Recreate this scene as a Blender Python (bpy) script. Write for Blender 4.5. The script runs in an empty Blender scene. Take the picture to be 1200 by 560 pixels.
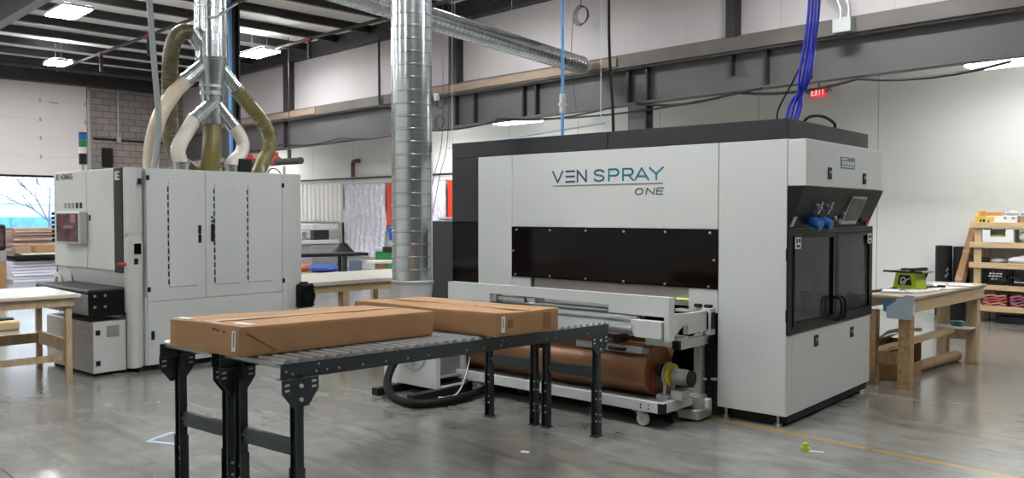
import bpy, bmesh, math, random
from mathutils import Vector, Matrix, Quaternion
PI = math.pi
R = math.radians
S = bpy.context.scene
COL = S.collection
random.seed(7)

# ------------------------------------------------------------------ camera
cam_d = bpy.data.cameras.new('camera')
cam = bpy.data.objects.new('camera', cam_d)
COL.objects.link(cam)
cam_d.sensor_width = 36.0
cam_d.lens = 36.0 * 993.0 / 1200.0
cam_d.clip_end = 300
cam.location = (0, 0, 1.6)
cam.rotation_euler = (R(90 - 1.7305), 0, R(45.38))
S.camera = cam

# ------------------------------------------------------------------ world, exposure
W = bpy.data.worlds.new('sky')
S.world = W
W.use_nodes = True
W.node_tree.nodes['Background'].inputs[0].default_value = (0.80, 0.90, 1.0, 1)
W.node_tree.nodes['Background'].inputs[1].default_value = 4.2
S.view_settings.view_transform = 'Standard'
S.view_settings.look = 'None'
S.view_settings.gamma = 1.0
S.view_settings.use_curve_mapping = False
S.view_settings.exposure = 0.0
S.cycles.use_denoising = True
S.cycles.max_bounces = 8
S.cycles.diffuse_bounces = 5
S.cycles.glossy_bounces = 4
S.cycles.transmission_bounces = 6
S.cycles.transparent_max_bounces = 8
S.cycles.sample_clamp_indirect = 6.0
S.cycles.caustics_reflective = False
S.cycles.caustics_refractive = False
LAMP = 87.0        # strength of the lit diffusers

# ------------------------------------------------------------------ materials
def nt(name):
    m = bpy.data.materials.new(name)
    m.use_nodes = True
    t = m.node_tree
    return m, t, t.nodes['Principled BSDF']

def mat(name, c, rough=0.5, metal=0.0, var=0.0, scale=6.0, bump=0.0, bscale=60.0, stretch=None,
        alpha=1.0, trans=0.0, emit=0.0, spec=0.5, coat=0.0, c2=None, detail=4.0):
    m, t, b = nt(name)
    b.inputs['Roughness'].default_value = rough
    b.inputs['Metallic'].default_value = metal
    b.inputs['Base Color'].default_value = (*c, 1)
    b.inputs['Specular IOR Level'].default_value = spec
    if coat: b.inputs['Coat Weight'].default_value = coat
    if trans: b.inputs['Transmission Weight'].default_value = trans
    if alpha < 1: b.inputs['Alpha'].default_value = alpha
    if emit:
        b.inputs['Emission Color'].default_value = (*c, 1)
        b.inputs['Emission Strength'].default_value = emit
    if var or bump:
        tc = t.nodes.new('ShaderNodeTexCoord')
        mp = t.nodes.new('ShaderNodeMapping')
        t.links.new(tc.outputs['Object'], mp.inputs[0])
        if stretch: mp.inputs['Scale'].default_value = stretch
    if var or c2:
        n = t.nodes.new('ShaderNodeTexNoise')
        n.inputs['Scale'].default_value = scale
        n.inputs['Detail'].default_value = detail
        t.links.new(mp.outputs[0], n.inputs['Vector'])
        r = t.nodes.new('ShaderNodeValToRGB')
        r.color_ramp.elements[0].position = 0.3
        r.color_ramp.elements[1].position = 0.7
        d = c2 if c2 else tuple(max(0, x * (1 - var)) for x in c)
        u = c if c2 else tuple(min(1, x * (1 + var)) for x in c)
        r.color_ramp.elements[0].color = (*d, 1)
        r.color_ramp.elements[1].color = (*u, 1)
        t.links.new(n.outputs['Fac'], r.inputs[0])
        t.links.new(r.outputs[0], b.inputs['Base Color'])
    if bump:
        n2 = t.nodes.new('ShaderNodeTexNoise')
        n2.inputs['Scale'].default_value = bscale
        t.links.new(mp.outputs[0], n2.inputs['Vector'])
        bp = t.nodes.new('ShaderNodeBump')
        bp.inputs['Strength'].default_value = bump
        bp.inputs['Distance'].default_value = 0.02
        t.links.new(n2.outputs['Fac'], bp.inputs['Height'])
        t.links.new(bp.outputs[0], b.inputs['Normal'])
    return m

M = {}
M['white'] = mat('white_powder_coat', (0.60, 0.615, 0.61), 0.42, var=0.02, scale=2)
M['homag'] = mat('pale_grey_enamel', (0.56, 0.575, 0.565), 0.42, var=0.02, scale=2)
M['black'] = mat('black_paint', (0.006, 0.006, 0.007), 0.42, var=0.15, spec=0.22)
M['header'] = mat('black_sheet_metal', (0.016, 0.017, 0.02), 0.38, var=0.1)
M['gloss'] = mat('black_acrylic', (0.004, 0.0022, 0.002), 0.10, spec=0.18)
M['matte'] = mat('dark_interior', (0.010, 0.010, 0.011), 0.8)
M['plastic'] = mat('black_plastic', (0.009, 0.009, 0.010), 0.5, spec=0.3)
M['rubber'] = mat('black_rubber', (0.006, 0.006, 0.006), 0.55, spec=.2)
M['slate'] = mat('slate_painted_steel', (0.036, 0.046, 0.052), 0.40, var=0.12, scale=9, metal=0.2)
M['steel'] = mat('zinc_steel', (0.52, 0.54, 0.55), 0.35, metal=0.85, var=0.1, scale=14)
M['roller'] = mat('roller_steel', (0.36, 0.375, 0.38), 0.30, metal=0.6, var=0.08, scale=20)
M['alu'] = mat('brushed_aluminium', (0.55, 0.55, 0.54), 0.38, metal=0.7, var=0.06, scale=8, stretch=(1, 30, 30))
M['galv'] = mat('galvanised_sheet', (0.56, 0.60, 0.62), 0.22, metal=0.9, var=0.16, scale=7, stretch=(1, 1, .5), bump=.03, bscale=5)
M['greysteel'] = mat('grey_sheet_steel', (0.33, 0.33, 0.33), 0.45, metal=0.4, var=0.1, scale=3)
M['card'] = mat('corrugated_cardboard', (0.345, 0.185, 0.085), 0.72, var=0.10, scale=4, bump=.04, bscale=12)
M['tape'] = mat('packing_tape', (0.42, 0.27, 0.16), 0.35)
M['cardlight'] = mat('pale_cardboard', (0.36, 0.24, 0.15), 0.75, var=0.08, scale=5)
M['kraft'] = mat('kraft_paper', (0.25, 0.115, 0.05), 0.30, var=0.07, scale=2, stretch=(.3, 4, 4), metal=0.3)
M['paper'] = mat('white_paper', (0.75, 0.76, 0.76), 0.7)
M['pine'] = mat('pine_timber', (0.56, 0.40, 0.23), 0.6, var=0.14, scale=5, stretch=(1, 8, 8))
M['timber'] = mat('weathered_timber', (0.50, 0.36, 0.23), 0.65, var=0.2, scale=5, stretch=(6, 6, 1))
M['osb'] = mat('strand_board', (0.52, 0.34, 0.18), 0.7, scale=26, c2=(0.30, 0.18, 0.08), var=.2)
M['tabletop'] = mat('melamine_top', (0.70, 0.66, 0.60), 0.25, var=0.04)
M['redpaint'] = mat('red_paint', (0.33, 0.025, 0.018), 0.45)
M['blueplastic'] = mat('blue_plastic', (0.01, 0.13, 0.50), 0.35)
M['bluehose'] = mat('blue_hose', (0.012, 0.02, 0.42), 0.35)
M['bluepipe'] = mat('light_blue_pipe', (0.10, 0.33, 0.70), 0.35)
M['lime'] = mat('lime_plastic', (0.45, 0.58, 0.02), 0.4)
M['yellow'] = mat('yellow_paint', (0.70, 0.55, 0.03), 0.4)
M['green'] = mat('green_plastic', (0.01, 0.20, 0.04), 0.4)
M['darksteel'] = mat('dark_structural_steel', (0.022, 0.020, 0.022), 0.5, var=0.2, scale=3)
M['girder'] = mat('painted_girder', (0.105, 0.100, 0.105), 0.5, var=0.14, scale=1.2)
M['ledge'] = mat('girder_ledge', (0.12, 0.105, 0.095), 0.55, var=0.2, scale=1.5)
M['plank'] = mat('raw_plank', (0.30, 0.22, 0.165), 0.7, var=0.15, scale=3, stretch=(1, 10, 10))
M['wallwhite'] = mat('white_wall_panel', (0.70, 0.70, 0.68), 0.55, var=0.02, scale=0.8)
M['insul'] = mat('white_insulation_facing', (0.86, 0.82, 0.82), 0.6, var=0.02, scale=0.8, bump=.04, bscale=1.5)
M['deck'] = mat('white_roof_insulation', (0.92, 0.88, 0.87), 0.7, var=0.03, scale=2)
M['doorpanel'] = mat('door_panel', (0.93, 0.88, 0.88), 0.5)
M['screen'] = mat('touch_screen', (0.02, 0.022, 0.025), 0.12)
M['screenpink'] = mat('operator_screen', (0.16, 0.085, 0.085), 0.15, c2=(0.05, 0.03, 0.035), var=.2, scale=9)
M['ink'] = mat('dark_blue_lettering', (0.008, 0.06, 0.13), 0.45)
M['teal'] = mat('teal_lettering', (0.005, 0.20, 0.30), 0.45)
M['inkgrey'] = mat('grey_lettering', (0.03, 0.06, 0.09), 0.45)
M['belt'] = mat('sander_belt', (0.02, 0.02, 0.022), 0.6)
M['clearhose'] = mat('cloudy_hose', (0.72, 0.68, 0.62), 0.3, var=0.06, scale=8)
M['tanhose'] = mat('clear_tan_hose', (0.62, 0.52, 0.42), 0.3, var=0.1, scale=6)
M['olive'] = mat('olive_hose', (0.17, 0.145, 0.05), 0.35, var=0.12, scale=9)
M['olivedark'] = mat('dark_olive_hose', (0.11, 0.09, 0.05), 0.4, var=0.15, scale=9)
M['oliveyellow'] = mat('dusty_yellow_hose', (0.22, 0.17, 0.03), 0.4, c2=(0.10, 0.085, 0.06), scale=5, var=.2)
M['conduit'] = mat('grey_pvc_conduit', (0.27, 0.29, 0.30), 0.45)
M['pipeblack'] = mat('black_iron_pipe', (0.02, 0.018, 0.017), 0.5)
M['strapmetal'] = mat('galvanised_conduit', (0.55, 0.57, 0.58), 0.4, metal=0.6)
M['added_uplight'] = mat('added_uplight_strip', (0.975, 1.0, 0.985), 0.5, emit=LAMP * 0.35)  # invented upward glow of the lamps, added to brighten the roof deck
M['lamplow'] = mat('lit_diffuser_low', (0.975, 1.0, 0.985), 0.5, emit=LAMP * 0.5)
M['lamp'] = mat('lit_diffuser', (0.975, 1.0, 0.985), 0.5, emit=LAMP)
M['tarp'] = mat('blue_tarpaulin', (0.10, 0.34, 0.75), 0.5, var=0.2, scale=3)
M['foam'] = mat('blue_grey_foam', (0.42, 0.49, 0.57), 0.7)
M['led'] = mat('lime_light_strip', (0.65, 0.80, 0.25), 0.4, emit=0.6)

def glass_mat(name, c, rough=0.02, alpha=0.35):
    m, t, b = nt(name)
    b.inputs['Base Color'].default_value = (*c, 1)
    b.inputs['Roughness'].default_value = rough
    b.inputs['Alpha'].default_value = alpha
    b.inputs['Specular IOR Level'].default_value = 0.5
    return m
M['glass'] = glass_mat('tinted_glass', (0.006, 0.007, 0.007), 0.02, 0.5)
M['film'] = glass_mat('clear_film', (0.55, 0.58, 0.60), 0.15, 0.35)
M['bagplastic'] = glass_mat('cloudy_plastic', (0.65, 0.62, 0.66), 0.25, 0.7)

# ------------------------------------------------------------------ mesh builder
class MB:
    def __init__(s):
        s.bm = bmesh.new()
    def _grab(s, before):
        return [v for v in s.bm.verts if v not in before]
    def box(s, x0, x1, y0, y1, z0, z1, bev=0.0, mtx=None, seg=1):
        r = bmesh.ops.create_cube(s.bm, size=1)
        vs = r['verts']
        for v in vs:
            v.co = Vector(((x0 + x1) / 2 + v.co.x * (x1 - x0), (y0 + y1) / 2 + v.co.y * (y1 - y0), (z0 + z1) / 2 + v.co.z * (z1 - z0)))
        if bev > 0:
            es = list({e for v in vs for e in v.link_edges})
            rr = bmesh.ops.bevel(s.bm, geom=es, offset=bev, segments=seg, affect='EDGES', profile=0.5)
            vs = list({v for f in rr['faces'] for v in f.verts})
        if mtx is not None:
            for v in vs: v.co = mtx @ v.co
        return s
    def bar(s, p, q, w, h, up=(0, 0, 1), bev=0.0):
        p, q = Vector(p), Vector(q)
        d = q - p
        L = d.length
        z = d.normalized()
        u = Vector(up)
        x = u.cross(z)
        if x.length < 1e-4: x = Vector((1, 0, 0)).cross(z)
        x.normalize()
        y = z.cross(x)
        m = Matrix((x, y, z)).transposed().to_4x4()
        m.translation = (p + q) / 2
        return s.box(-w / 2, w / 2, -h / 2, h / 2, -L / 2, L / 2, bev, m)
    def cyl(s, p, q, r, seg=20, r2=None):
        p, q = Vector(p), Vector(q)
        d = q - p
        m = Vector((0, 0, 1)).rotation_difference(d.normalized()).to_matrix().to_4x4()
        m.translation = (p + q) / 2
        bmesh.ops.create_cone(s.bm, cap_ends=True, segments=seg, radius1=r, radius2=r if r2 is None else r2, depth=d.length, matrix=m)
        return s
    def ball(s, c, r, sub=2, sc=(1, 1, 1)):
        m = Matrix.Translation(c) @ Matrix.Diagonal((*sc, 1))
        bmesh.ops.create_icosphere(s.bm, subdivisions=sub, radius=r, matrix=m)
        return s
    def ring(s, c, axis, ro, ri, h, seg=32):
        c = Vector(c)
        m = Vector((0, 0, 1)).rotation_difference(Vector(axis).normalized()).to_matrix()
        prof = [(ri, -h / 2), (ro, -h / 2), (ro, h / 2), (ri, h / 2)]
        rows = []
        for k in range(seg):
            a = 2 * PI * k / seg
            rows.append([s.bm.verts.new(c + m @ Vector((r * math.cos(a), r * math.sin(a), z))) for r, z in prof])
        for k in range(seg):
            A, B = rows[k], rows[(k + 1) % seg]
            for i in range(4):
                s.bm.faces.new((A[i], B[i], B[(i + 1) % 4], A[(i + 1) % 4]))
        return s
    def lathe(s, prof, c=(0, 0, 0), axis=(0, 0, 1), seg=32, caps=True):
        c = Vector(c)
        m = Vector((0, 0, 1)).rotation_difference(Vector(axis).normalized()).to_matrix()
        rows = []
        for r, z in prof:
            rows.append([s.bm.verts.new(c + m @ Vector((r * math.cos(2 * PI * k / seg), r * math.sin(2 * PI * k / seg), z))) for k in range(seg)])
        for A, B in zip(rows, rows[1:]):
            for k in range(seg):
                s.bm.faces.new((A[k], A[(k + 1) % seg], B[(k + 1) % seg], B[k]))
        if caps:
            s.bm.faces.new(rows[0][::-1]); s.bm.faces.new(rows[-1])
        return s
    def tube(s, pts, r, seg=12, rf=None, caps=True):
        pts = [Vector(p) for p in pts]
        n = len(pts)
        T = []
        for i in range(n):
            a, b = pts[max(0, i - 1)], pts[min(n - 1, i + 1)]
            T.append((b - a).normalized())
        u = Vector((0, 0, 1)).cross(T[0])
        if u.length < 1e-3: u = Vector((1, 0, 0)).cross(T[0])
        u.normalize()
        rows = []
        for i in range(n):
            if i: u = T[i - 1].rotation_difference(T[i]) @ u
            u = (u - T[i] * u.dot(T[i])).normalized()
            v = T[i].cross(u)
            rr = rf(i) if rf else r
            rows.append([s.bm.verts.new(pts[i] + (u * math.cos(2 * PI * k / seg) + v * math.sin(2 * PI * k / seg)) * rr) for k in range(seg)])
        for A, B in zip(rows, rows[1:]):
            for k in range(seg):
                s.bm.faces.new((A[k], A[(k + 1) % seg], B[(k + 1) % seg], B[k]))
        if caps:
            s.bm.faces.new(rows[0][::-1]); s.bm.faces.new(rows[-1])
        return s
    def prism(s, poly, a, b, plane='xz'):
        """extrude a 2-D polygon from a to b along the axis left over"""
        def P(u, v, w):
            return {'xz': (u, w, v), 'yz': (w, u, v), 'xy': (u, v, w)}[plane]
        A = [s.bm.verts.new(P(u, v, a)) for u, v in poly]
        B = [s.bm.verts.new(P(u, v, b)) for u, v in poly]
        n = len(poly)
        s.bm.faces.new(A); s.bm.faces.new(B[::-1])
        for i in range(n):
            s.bm.faces.new((A[i], B[i], B[(i + 1) % n], A[(i + 1) % n]))
        return s
    def sheet(s, rows, thick=0.0):
        g = [[s.bm.verts.new(p) for p in r] for r in rows]
        for A, B in zip(g, g[1:]):
            for k in range(len(A) - 1):
                s.bm.faces.new((A[k], A[k + 1], B[k + 1], B[k]))
        if thick:
            s.bm.normal_update()
            bmesh.ops.solidify(s.bm, geom=s.bm.faces[:], thickness=thick)
        return s
    def build(s, name, m, parent=None, smooth=None):
        bmesh.ops.recalc_face_normals(s.bm, faces=s.bm.faces[:])
        me = bpy.data.meshes.new(name)
        s.bm.to_mesh(me)
        s.bm.free()
        me.materials.append(M[m] if isinstance(m, str) else m)
        o = bpy.data.objects.new(name, me)
        COL.objects.link(o)
        if parent: o.parent = parent
        if smooth:
            for p in me.polygons: p.use_smooth = True
            me.set_sharp_from_angle(angle=R(smooth))
        return o

def smoothpath(pts, n=10):
    pts = [Vector(p) for p in pts]
    P = [pts[0] * 2 - pts[1]] + pts + [pts[-1] * 2 - pts[-2]]
    out = []
    for i in range(1, len(P) - 2):
        a, b, c, d = P[i - 1:i + 3]
        for k in range(n):
            t = k / n
            out.append(0.5 * ((2 * b) + (c - a) * t + (2 * a - 5 * b + 4 * c - d) * t * t + (3 * b - a - 3 * c + d) * t ** 3))
    out.append(pts[-1])
    return out

def resample(pts, step):
    out = [pts[0]]
    acc = 0
    for a, b in zip(pts, pts[1:]):
        L = (b - a).length
        if L < 1e-9: continue
        d = step - acc
        while d <= L:
            out.append(a + (b - a) * (d / L)); d += step
        acc = L - (d - step)
    return out

def tag(o, label=None, cat=None, group=None, kind=None):
    if label: o['label'] = label
    if cat: o['category'] = cat
    if group: o['group'] = group
    if kind: o['kind'] = kind
    return o

def thing(name, loc, label, cat, rz=0.0, group=None):
    o = bpy.data.objects.new(name, None)
    o.empty_display_size = 0.1
    COL.objects.link(o)
    o.location = loc
    o.rotation_euler = (0, 0, rz)
    return tag(o, label, cat, group)

def solo(mb, name, m, label, cat, group=None, smooth=None, loc=None, rz=0.0):
    o = mb.build(name, m, None, smooth)
    if loc is not None: o.location = loc
    o.rotation_euler = (0, 0, rz)
    return tag(o, label, cat, group)

def struct(mb, name, m, smooth=None):
    return tag(mb.build(name, m, None, smooth), kind='structure')

def sub(name, parent, loc, rz=0.0):
    return None

# ------------------------------------------------------------------ stroke lettering
def arc(cx, cy, rx, ry, a0, a1, n=10):
    return [(cx + rx * math.cos(R(a0 + (a1 - a0) * k / n)), cy + ry * math.sin(R(a0 + (a1 - a0) * k / n))) for k in range(n + 1)]
GL = {
    'V': [[(0, 1), (.5, 0), (1, 1)]],
    '=': [[(0, 0.02), (1, 0.02)], [(0, .5), (1, .5)], [(0, .98), (1, .98)]],
    'E': [[(1, 1), (0, 1), (0, 0), (1, 0)], [(0, .5), (.85, .5)]],
    'N': [[(0, 0), (0, 1), (1, 0), (1, 1)]],
    'S': [[(.97, .83)] + arc(.5, .755, .43, .235, 25, 180, 8) + arc(.5, .755, .43, .235, 180, 250, 4)[1:] + arc(.5, .25, .46, .25, 70, -160, 12)],
    'P': [[(0, 0), (0, 1), (.6, 1)] + arc(.62, .72, .36, .28, 90, -90) + [(0, .44)]],
    'R': [[(0, 0), (0, 1), (.6, 1)] + arc(.62, .72, .36, .28, 90, -90) + [(0, .44)], [(.55, .44), (1, 0)]],
    'A': [[(0, 0), (.5, 1), (1, 0)], [(.2, .3), (.8, .3)]],
    'Y': [[(0, 1), (.5, .47), (1, 1)], [(.5, .47), (.5, 0)]],
    'O': [arc(.5, .5, .5, .5, 0, 360, 20)],
    'H': [[(0, 0), (0, 1)], [(1, 0), (1, 1)], [(0, .5), (1, .5)]],
    'M': [[(0, 0), (0, 1), (.5, .25), (1, 1), (1, 0)]],
    'G': [arc(.5, .5, .5, .5, 45, 330, 14) + [(1, .45), (.55, .45)]],
    'X': [[(0, 0), (1, 1)], [(0, 1), (1, 0)]],
    'I': [[(.5, 0), (.5, 1)]],
    'T': [[(0, 1), (1, 1)], [(.5, 1), (.5, 0)]],
    'K': [[(0, 0), (0, 1)], [(1, 1), (0, .45)], [(.3, .6), (1, 0)]],
}
def letter(mb, ch, o, u, v, n, w, h, sw, shear=0.0, d=0.002):
    o, u, v, n = Vector(o), Vector(u), Vector(v), Vector(n)
    for st in GL[ch]:
        P = [o + u * (x * w + shear * y * h) + v * (y * h) + n * (d / 2) for x, y in st]
        for a, b in zip(P, P[1:]):
            t = (b - a).normalized() * sw * 0.42
            mb.bar(a - t, b + t, d, sw, up=n.cross(t) if False else tuple(n.cross((b - a).normalized())))

# ------------------------------------------------------------------ setting materials with pattern
def floor_material():
    m, t, b = nt('polished_concrete')
    N, K = t.nodes, t.links
    tc = N.new('ShaderNodeTexCoord')
    sep = N.new('ShaderNodeSeparateXYZ'); K.new(tc.outputs['Object'], sep.inputs[0])
    def noise(scale, det=6, dist=0.0, vec=None):
        n = N.new('ShaderNodeTexNoise'); n.inputs['Scale'].default_value = scale
        n.inputs['Detail'].default_value = det; n.inputs['Distortion'].default_value = dist
        K.new(vec if vec else tc.outputs['Object'], n.inputs['Vector']); return n
    def math_(op, a, b_=None, c_=None):
        n = N.new('ShaderNodeMath'); n.operation = op
        for i, v in enumerate((a, b_, c_)):
            if v is None: continue
            if isinstance(v, (int, float)): n.inputs[i].default_value = v
            else: K.new(v, n.inputs[i])
        return n.outputs[0]
    def mix(f, a, c):
        n = N.new('ShaderNodeMix'); n.data_type = 'RGBA'
        if isinstance(f, (int, float)): n.inputs[0].default_value = f
        else: K.new(f, n.inputs[0])
        for i, v in ((6, a), (7, c)):
            if isinstance(v, tuple): n.inputs[i].default_value = (*v, 1)
            else: K.new(v, n.inputs[i])
        return n.outputs[2]
    n1 = noise(0.55, 8, 0.6)
    r1 = N.new('ShaderNodeValToRGB'); K.new(n1.outputs['Fac'], r1.inputs[0])
    r1.color_ramp.elements[0].position = .32; r1.color_ramp.elements[1].position = .68
    r1.color_ramp.elements[0].color = (0.170, 0.170, 0.155, 1); r1.color_ramp.elements[1].color = (0.270, 0.268, 0.248, 1)
    n2 = noise(5.0, 8, 0.3)
    r2 = N.new('ShaderNodeValToRGB'); K.new(n2.outputs['Fac'], r2.inputs[0])
    r2.color_ramp.elements[0].position = .3; r2.color_ramp.elements[1].position = .75
    r2.color_ramp.elements[0].color = (0.15, 0.147, 0.136, 1); r2.color_ramp.elements[1].color = (0.37, 0.365, 0.345, 1)
    c = mix(0.38, r1.outputs[0], r2.outputs[0])
    # trowel streaks and fine scratches
    def stretched(rot, sc, scale, lo, hi, amt, col):
        mp = N.new('ShaderNodeMapping'); K.new(tc.outputs['Object'], mp.inputs[0]); mp.inputs['Scale'].default_value = sc; mp.inputs['Rotation'].default_value = (0, 0, rot)
        n_ = noise(scale, 7, 0.5, mp.outputs[0])
        mr = N.new('ShaderNodeMapRange'); K.new(n_.outputs['Fac'], mr.inputs[0])
        mr.inputs[1].default_value = lo; mr.inputs[2].default_value = hi
        return mix(math_('MULTIPLY', mr.outputs[0], amt), c, col)
    c = stretched(.5, (1, 4, 1), 1.4, .52, .74, .55, (0.36, 0.355, 0.335))
    c = stretched(-.7, (1, 5, 1), 1.1, .52, .76, .60, (0.10, 0.098, 0.09))
    c = stretched(.9, (1, 26, 1), 1.3, .62, .74, .35, (0.42, 0.41, 0.39))
    c = stretched(-.25, (1, 22, 1), 1.7, .62, .76, .45, (0.08, 0.078, 0.07))
    X, Y = sep.outputs[0], sep.outputs[1]
    # control joints
    def line(v, at, half):
        return math_('LESS_THAN', math_('ABSOLUTE', math_('SUBTRACT', v, at)), half)
    def modline(v, off, per, half):
        return math_('LESS_THAN', math_('ABSOLUTE', math_('SUBTRACT', math_('FLOORED_MODULO', math_('SUBTRACT', v, off - per / 2), per), per / 2)), half)
    j = math_('MULTIPLY', math_('MAXIMUM', modline(X, -7.13, 6.9, .006), modline(Y, 1.42, 6.9, .006)), math_('LESS_THAN', X, -5.0))
    c = mix(j, c, (0.03, 0.029, 0.027))
    # worn yellow lines
    w = noise(9, 6, 0)
    wear = math_('GREATER_THAN', w.outputs['Fac'], 0.36)
    xr = math_('GREATER_THAN', X, -3.6)
    y1 = math_('MULTIPLY', math_('MULTIPLY', line(Y, 5.745, .035), wear), math_('GREATER_THAN', X, -3.9))
    y2 = math_('MULTIPLY', math_('MULTIPLY', line(Y, 7.55, .03), wear), xr)
    y3 = math_('MULTIPLY', math_('MULTIPLY', line(Y, 10.9, .03), wear), xr)
    c = mix(math_('MULTIPLY', y1, .85), c, (0.42, 0.27, 0.07))
    c = mix(math_('MULTIPLY', y2, .65), c, (0.40, 0.32, 0.16))
    c = mix(math_('MULTIPLY', y3, .55), c, (0.40, 0.33, 0.19))
    K.new(c, b.inputs['Base Color'])
    rr = N.new('ShaderNodeMapRange'); K.new(n1.outputs['Fac'], rr.inputs[0])
    rr.inputs[1].default_value = .3; rr.inputs[2].default_value = .7; rr.inputs[3].default_value = .14; rr.inputs[4].default_value = .27
    K.new(rr.outputs[0], b.inputs['Roughness'])
    b.inputs['Coat Weight'].default_value = .55; b.inputs['Coat Roughness'].default_value = .17
    bp = N.new('ShaderNodeBump'); bp.inputs['Strength'].default_value = .06; bp.inputs['Distance'].default_value = .01
    n4 = noise(14, 4); K.new(n4.outputs['Fac'], bp.inputs['Height']); K.new(bp.outputs[0], b.inputs['Normal'])
    return m
M['floor'] = floor_material()

def seam_material(name, c, axis, per, half, dark, rough=.55, off=0.0, var=.03, scale=.8):
    m, t, b = nt(name)
    N, K = t.nodes, t.links
    tc = N.new('ShaderNodeTexCoord'); sep = N.new('ShaderNodeSeparateXYZ'); K.new(tc.outputs['Object'], sep.inputs[0])
    def ma(op, a, v):
        n = N.new('ShaderNodeMath'); n.operation = op; K.new(a, n.inputs[0]); n.inputs[1].default_value = v; return n.outputs[0]
    f = ma('FLOORED_MODULO', ma('ADD', sep.outputs[axis], 500 * per - off + per / 2), per)
    f = ma('LESS_THAN', ma('ABSOLUTE', ma('SUBTRACT', f, per / 2), 0), half)
    ns = N.new('ShaderNodeTexNoise'); ns.inputs['Scale'].default_value = scale; ns.inputs['Detail'].default_value = 5; K.new(tc.outputs['Object'], ns.inputs['Vector'])
    r = N.new('ShaderNodeValToRGB'); K.new(ns.outputs['Fac'], r.inputs[0])
    r.color_ramp.elements[0].position = .3; r.color_ramp.elements[1].position = .7
    r.color_ramp.elements[0].color = (*[x * (1 - var) for x in c], 1); r.color_ramp.elements[1].color = (*[min(1, x * (1 + var)) for x in c], 1)
    mx = N.new('ShaderNodeMix'); mx.data_type = 'RGBA'; K.new(f, mx.inputs[0]); K.new(r.outputs[0], mx.inputs[6]); mx.inputs[7].default_value = (*dark, 1)
    K.new(mx.outputs[2], b.inputs['Base Color']); b.inputs['Roughness'].default_value = rough
    return m
M['wallback'] = seam_material('white_wall_panel_seamed', (0.70, 0.705, 0.675), 0, 2.2, .008, (.40, .40, .39), off=-8.0)
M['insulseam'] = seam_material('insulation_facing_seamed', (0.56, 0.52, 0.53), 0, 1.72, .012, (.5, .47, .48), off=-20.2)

def block_material():
    m, t, b = nt('painted_concrete_block')
    N, K = t.nodes, t.links
    tc = N.new('ShaderNodeTexCoord'); mp = N.new('ShaderNodeMapping'); K.new(tc.outputs['Object'], mp.inputs[0])
    mp.inputs['Rotation'].default_value = (R(90), 0, R(90))
    br = N.new('ShaderNodeTexBrick'); K.new(mp.outputs[0], br.inputs['Vector'])
    cx = N.new('ShaderNodeCombineXYZ'); sp = N.new('ShaderNodeSeparateXYZ'); K.new(tc.outputs['Object'], sp.inputs[0])
    K.new(sp.outputs[1], cx.inputs[0]); K.new(sp.outputs[2], cx.inputs[1]); K.new(cx.outputs[0], br.inputs['Vector'])
    br.inputs['Scale'].default_value = 1.0
    br.inputs['Brick Width'].default_value = .4; br.inputs['Row Height'].default_value = .2
    br.inputs['Mortar Size'].default_value = .012
    br.inputs['Color1'].default_value = (0.40, 0.34, 0.32, 1); br.inputs['Color2'].default_value = (0.30, 0.26, 0.25, 1)
    br.inputs['Mortar'].default_value = (0.17, 0.145, 0.14, 1)
    K.new(br.outputs[0], b.inputs['Base Color']); b.inputs['Roughness'].default_value = .8
    return m
M['block'] = block_material()

# ------------------------------------------------------------------ shell
XL, XR, YF, YB = -28.0, 9.0, -9.0, 14.3
struct(MB().box(XL - .3, XR + .3, YF - .3, YB + .3, -.3, 0), 'floor', 'floor')
struct(MB().box(XL, XR, YB, YB + .2, 0, 4.6), 'wall_back', 'wallback')
struct(MB().box(XR, XR + .2, YF, YB, 0, 6.3), 'wall_right', M['ledge'])
struct(MB().box(XL, XR, YF - .2, YF, 0, 6.3), 'wall_front', 'wallwhite')
DY0, DY1, DZ = 5.3, 9.15, 5.53
w = MB().box(XL - .3, XL, YF, DY0, 0, 6.3).box(XL - .3, XL, DY1, YB, 0, 6.3).box(XL - .3, XL, DY0, DY1, DZ, 6.3)
struct(w, 'wall_left', 'block')
struct(MB().box(XL - .3, XR + .2, YF - .2, 12.3, 6.08, 6.3), 'ceiling', 'deck')
struct(MB().box(XL - .3, XR + .2, 12.3, YB + .2, 4.45, 4.6), 'ceiling_lower', 'deck')
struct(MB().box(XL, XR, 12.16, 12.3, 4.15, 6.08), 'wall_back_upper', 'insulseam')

# purlins along Y
for k in range(24):
    x = 6.6 - 1.47 * k
    if x < XL + .2: continue
    b = MB().box(x - .01, x + .01, YF, 11.95, 5.92, 6.08).box(x - .05, x + .05, YF, 11.95, 5.90, 5.922).box(x - .055, x + .055, YF, 11.95, 6.05, 6.08)
    struct(b, 'ceiling_purlin', 'darksteel')
struct(MB().box(XL, XR, 11.93, 12.16, 5.72, 6.08), 'ceiling_eave_beam', 'darksteel')
struct(MB().box(XL, XL + .25, YF, 12.0, 5.5, 5.82, .0).box(XL, XL + .3, YF, 12, 5.82, 5.86), 'ceiling_end_beam', 'darksteel')
# rafter across the bay at the left
struct(MB().box(XL, XR, 4.64, 4.66, 5.34, 5.9).box(XL, XR, 4.55, 4.75, 5.31, 5.34), 'ceiling_rafter', 'girder')

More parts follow.
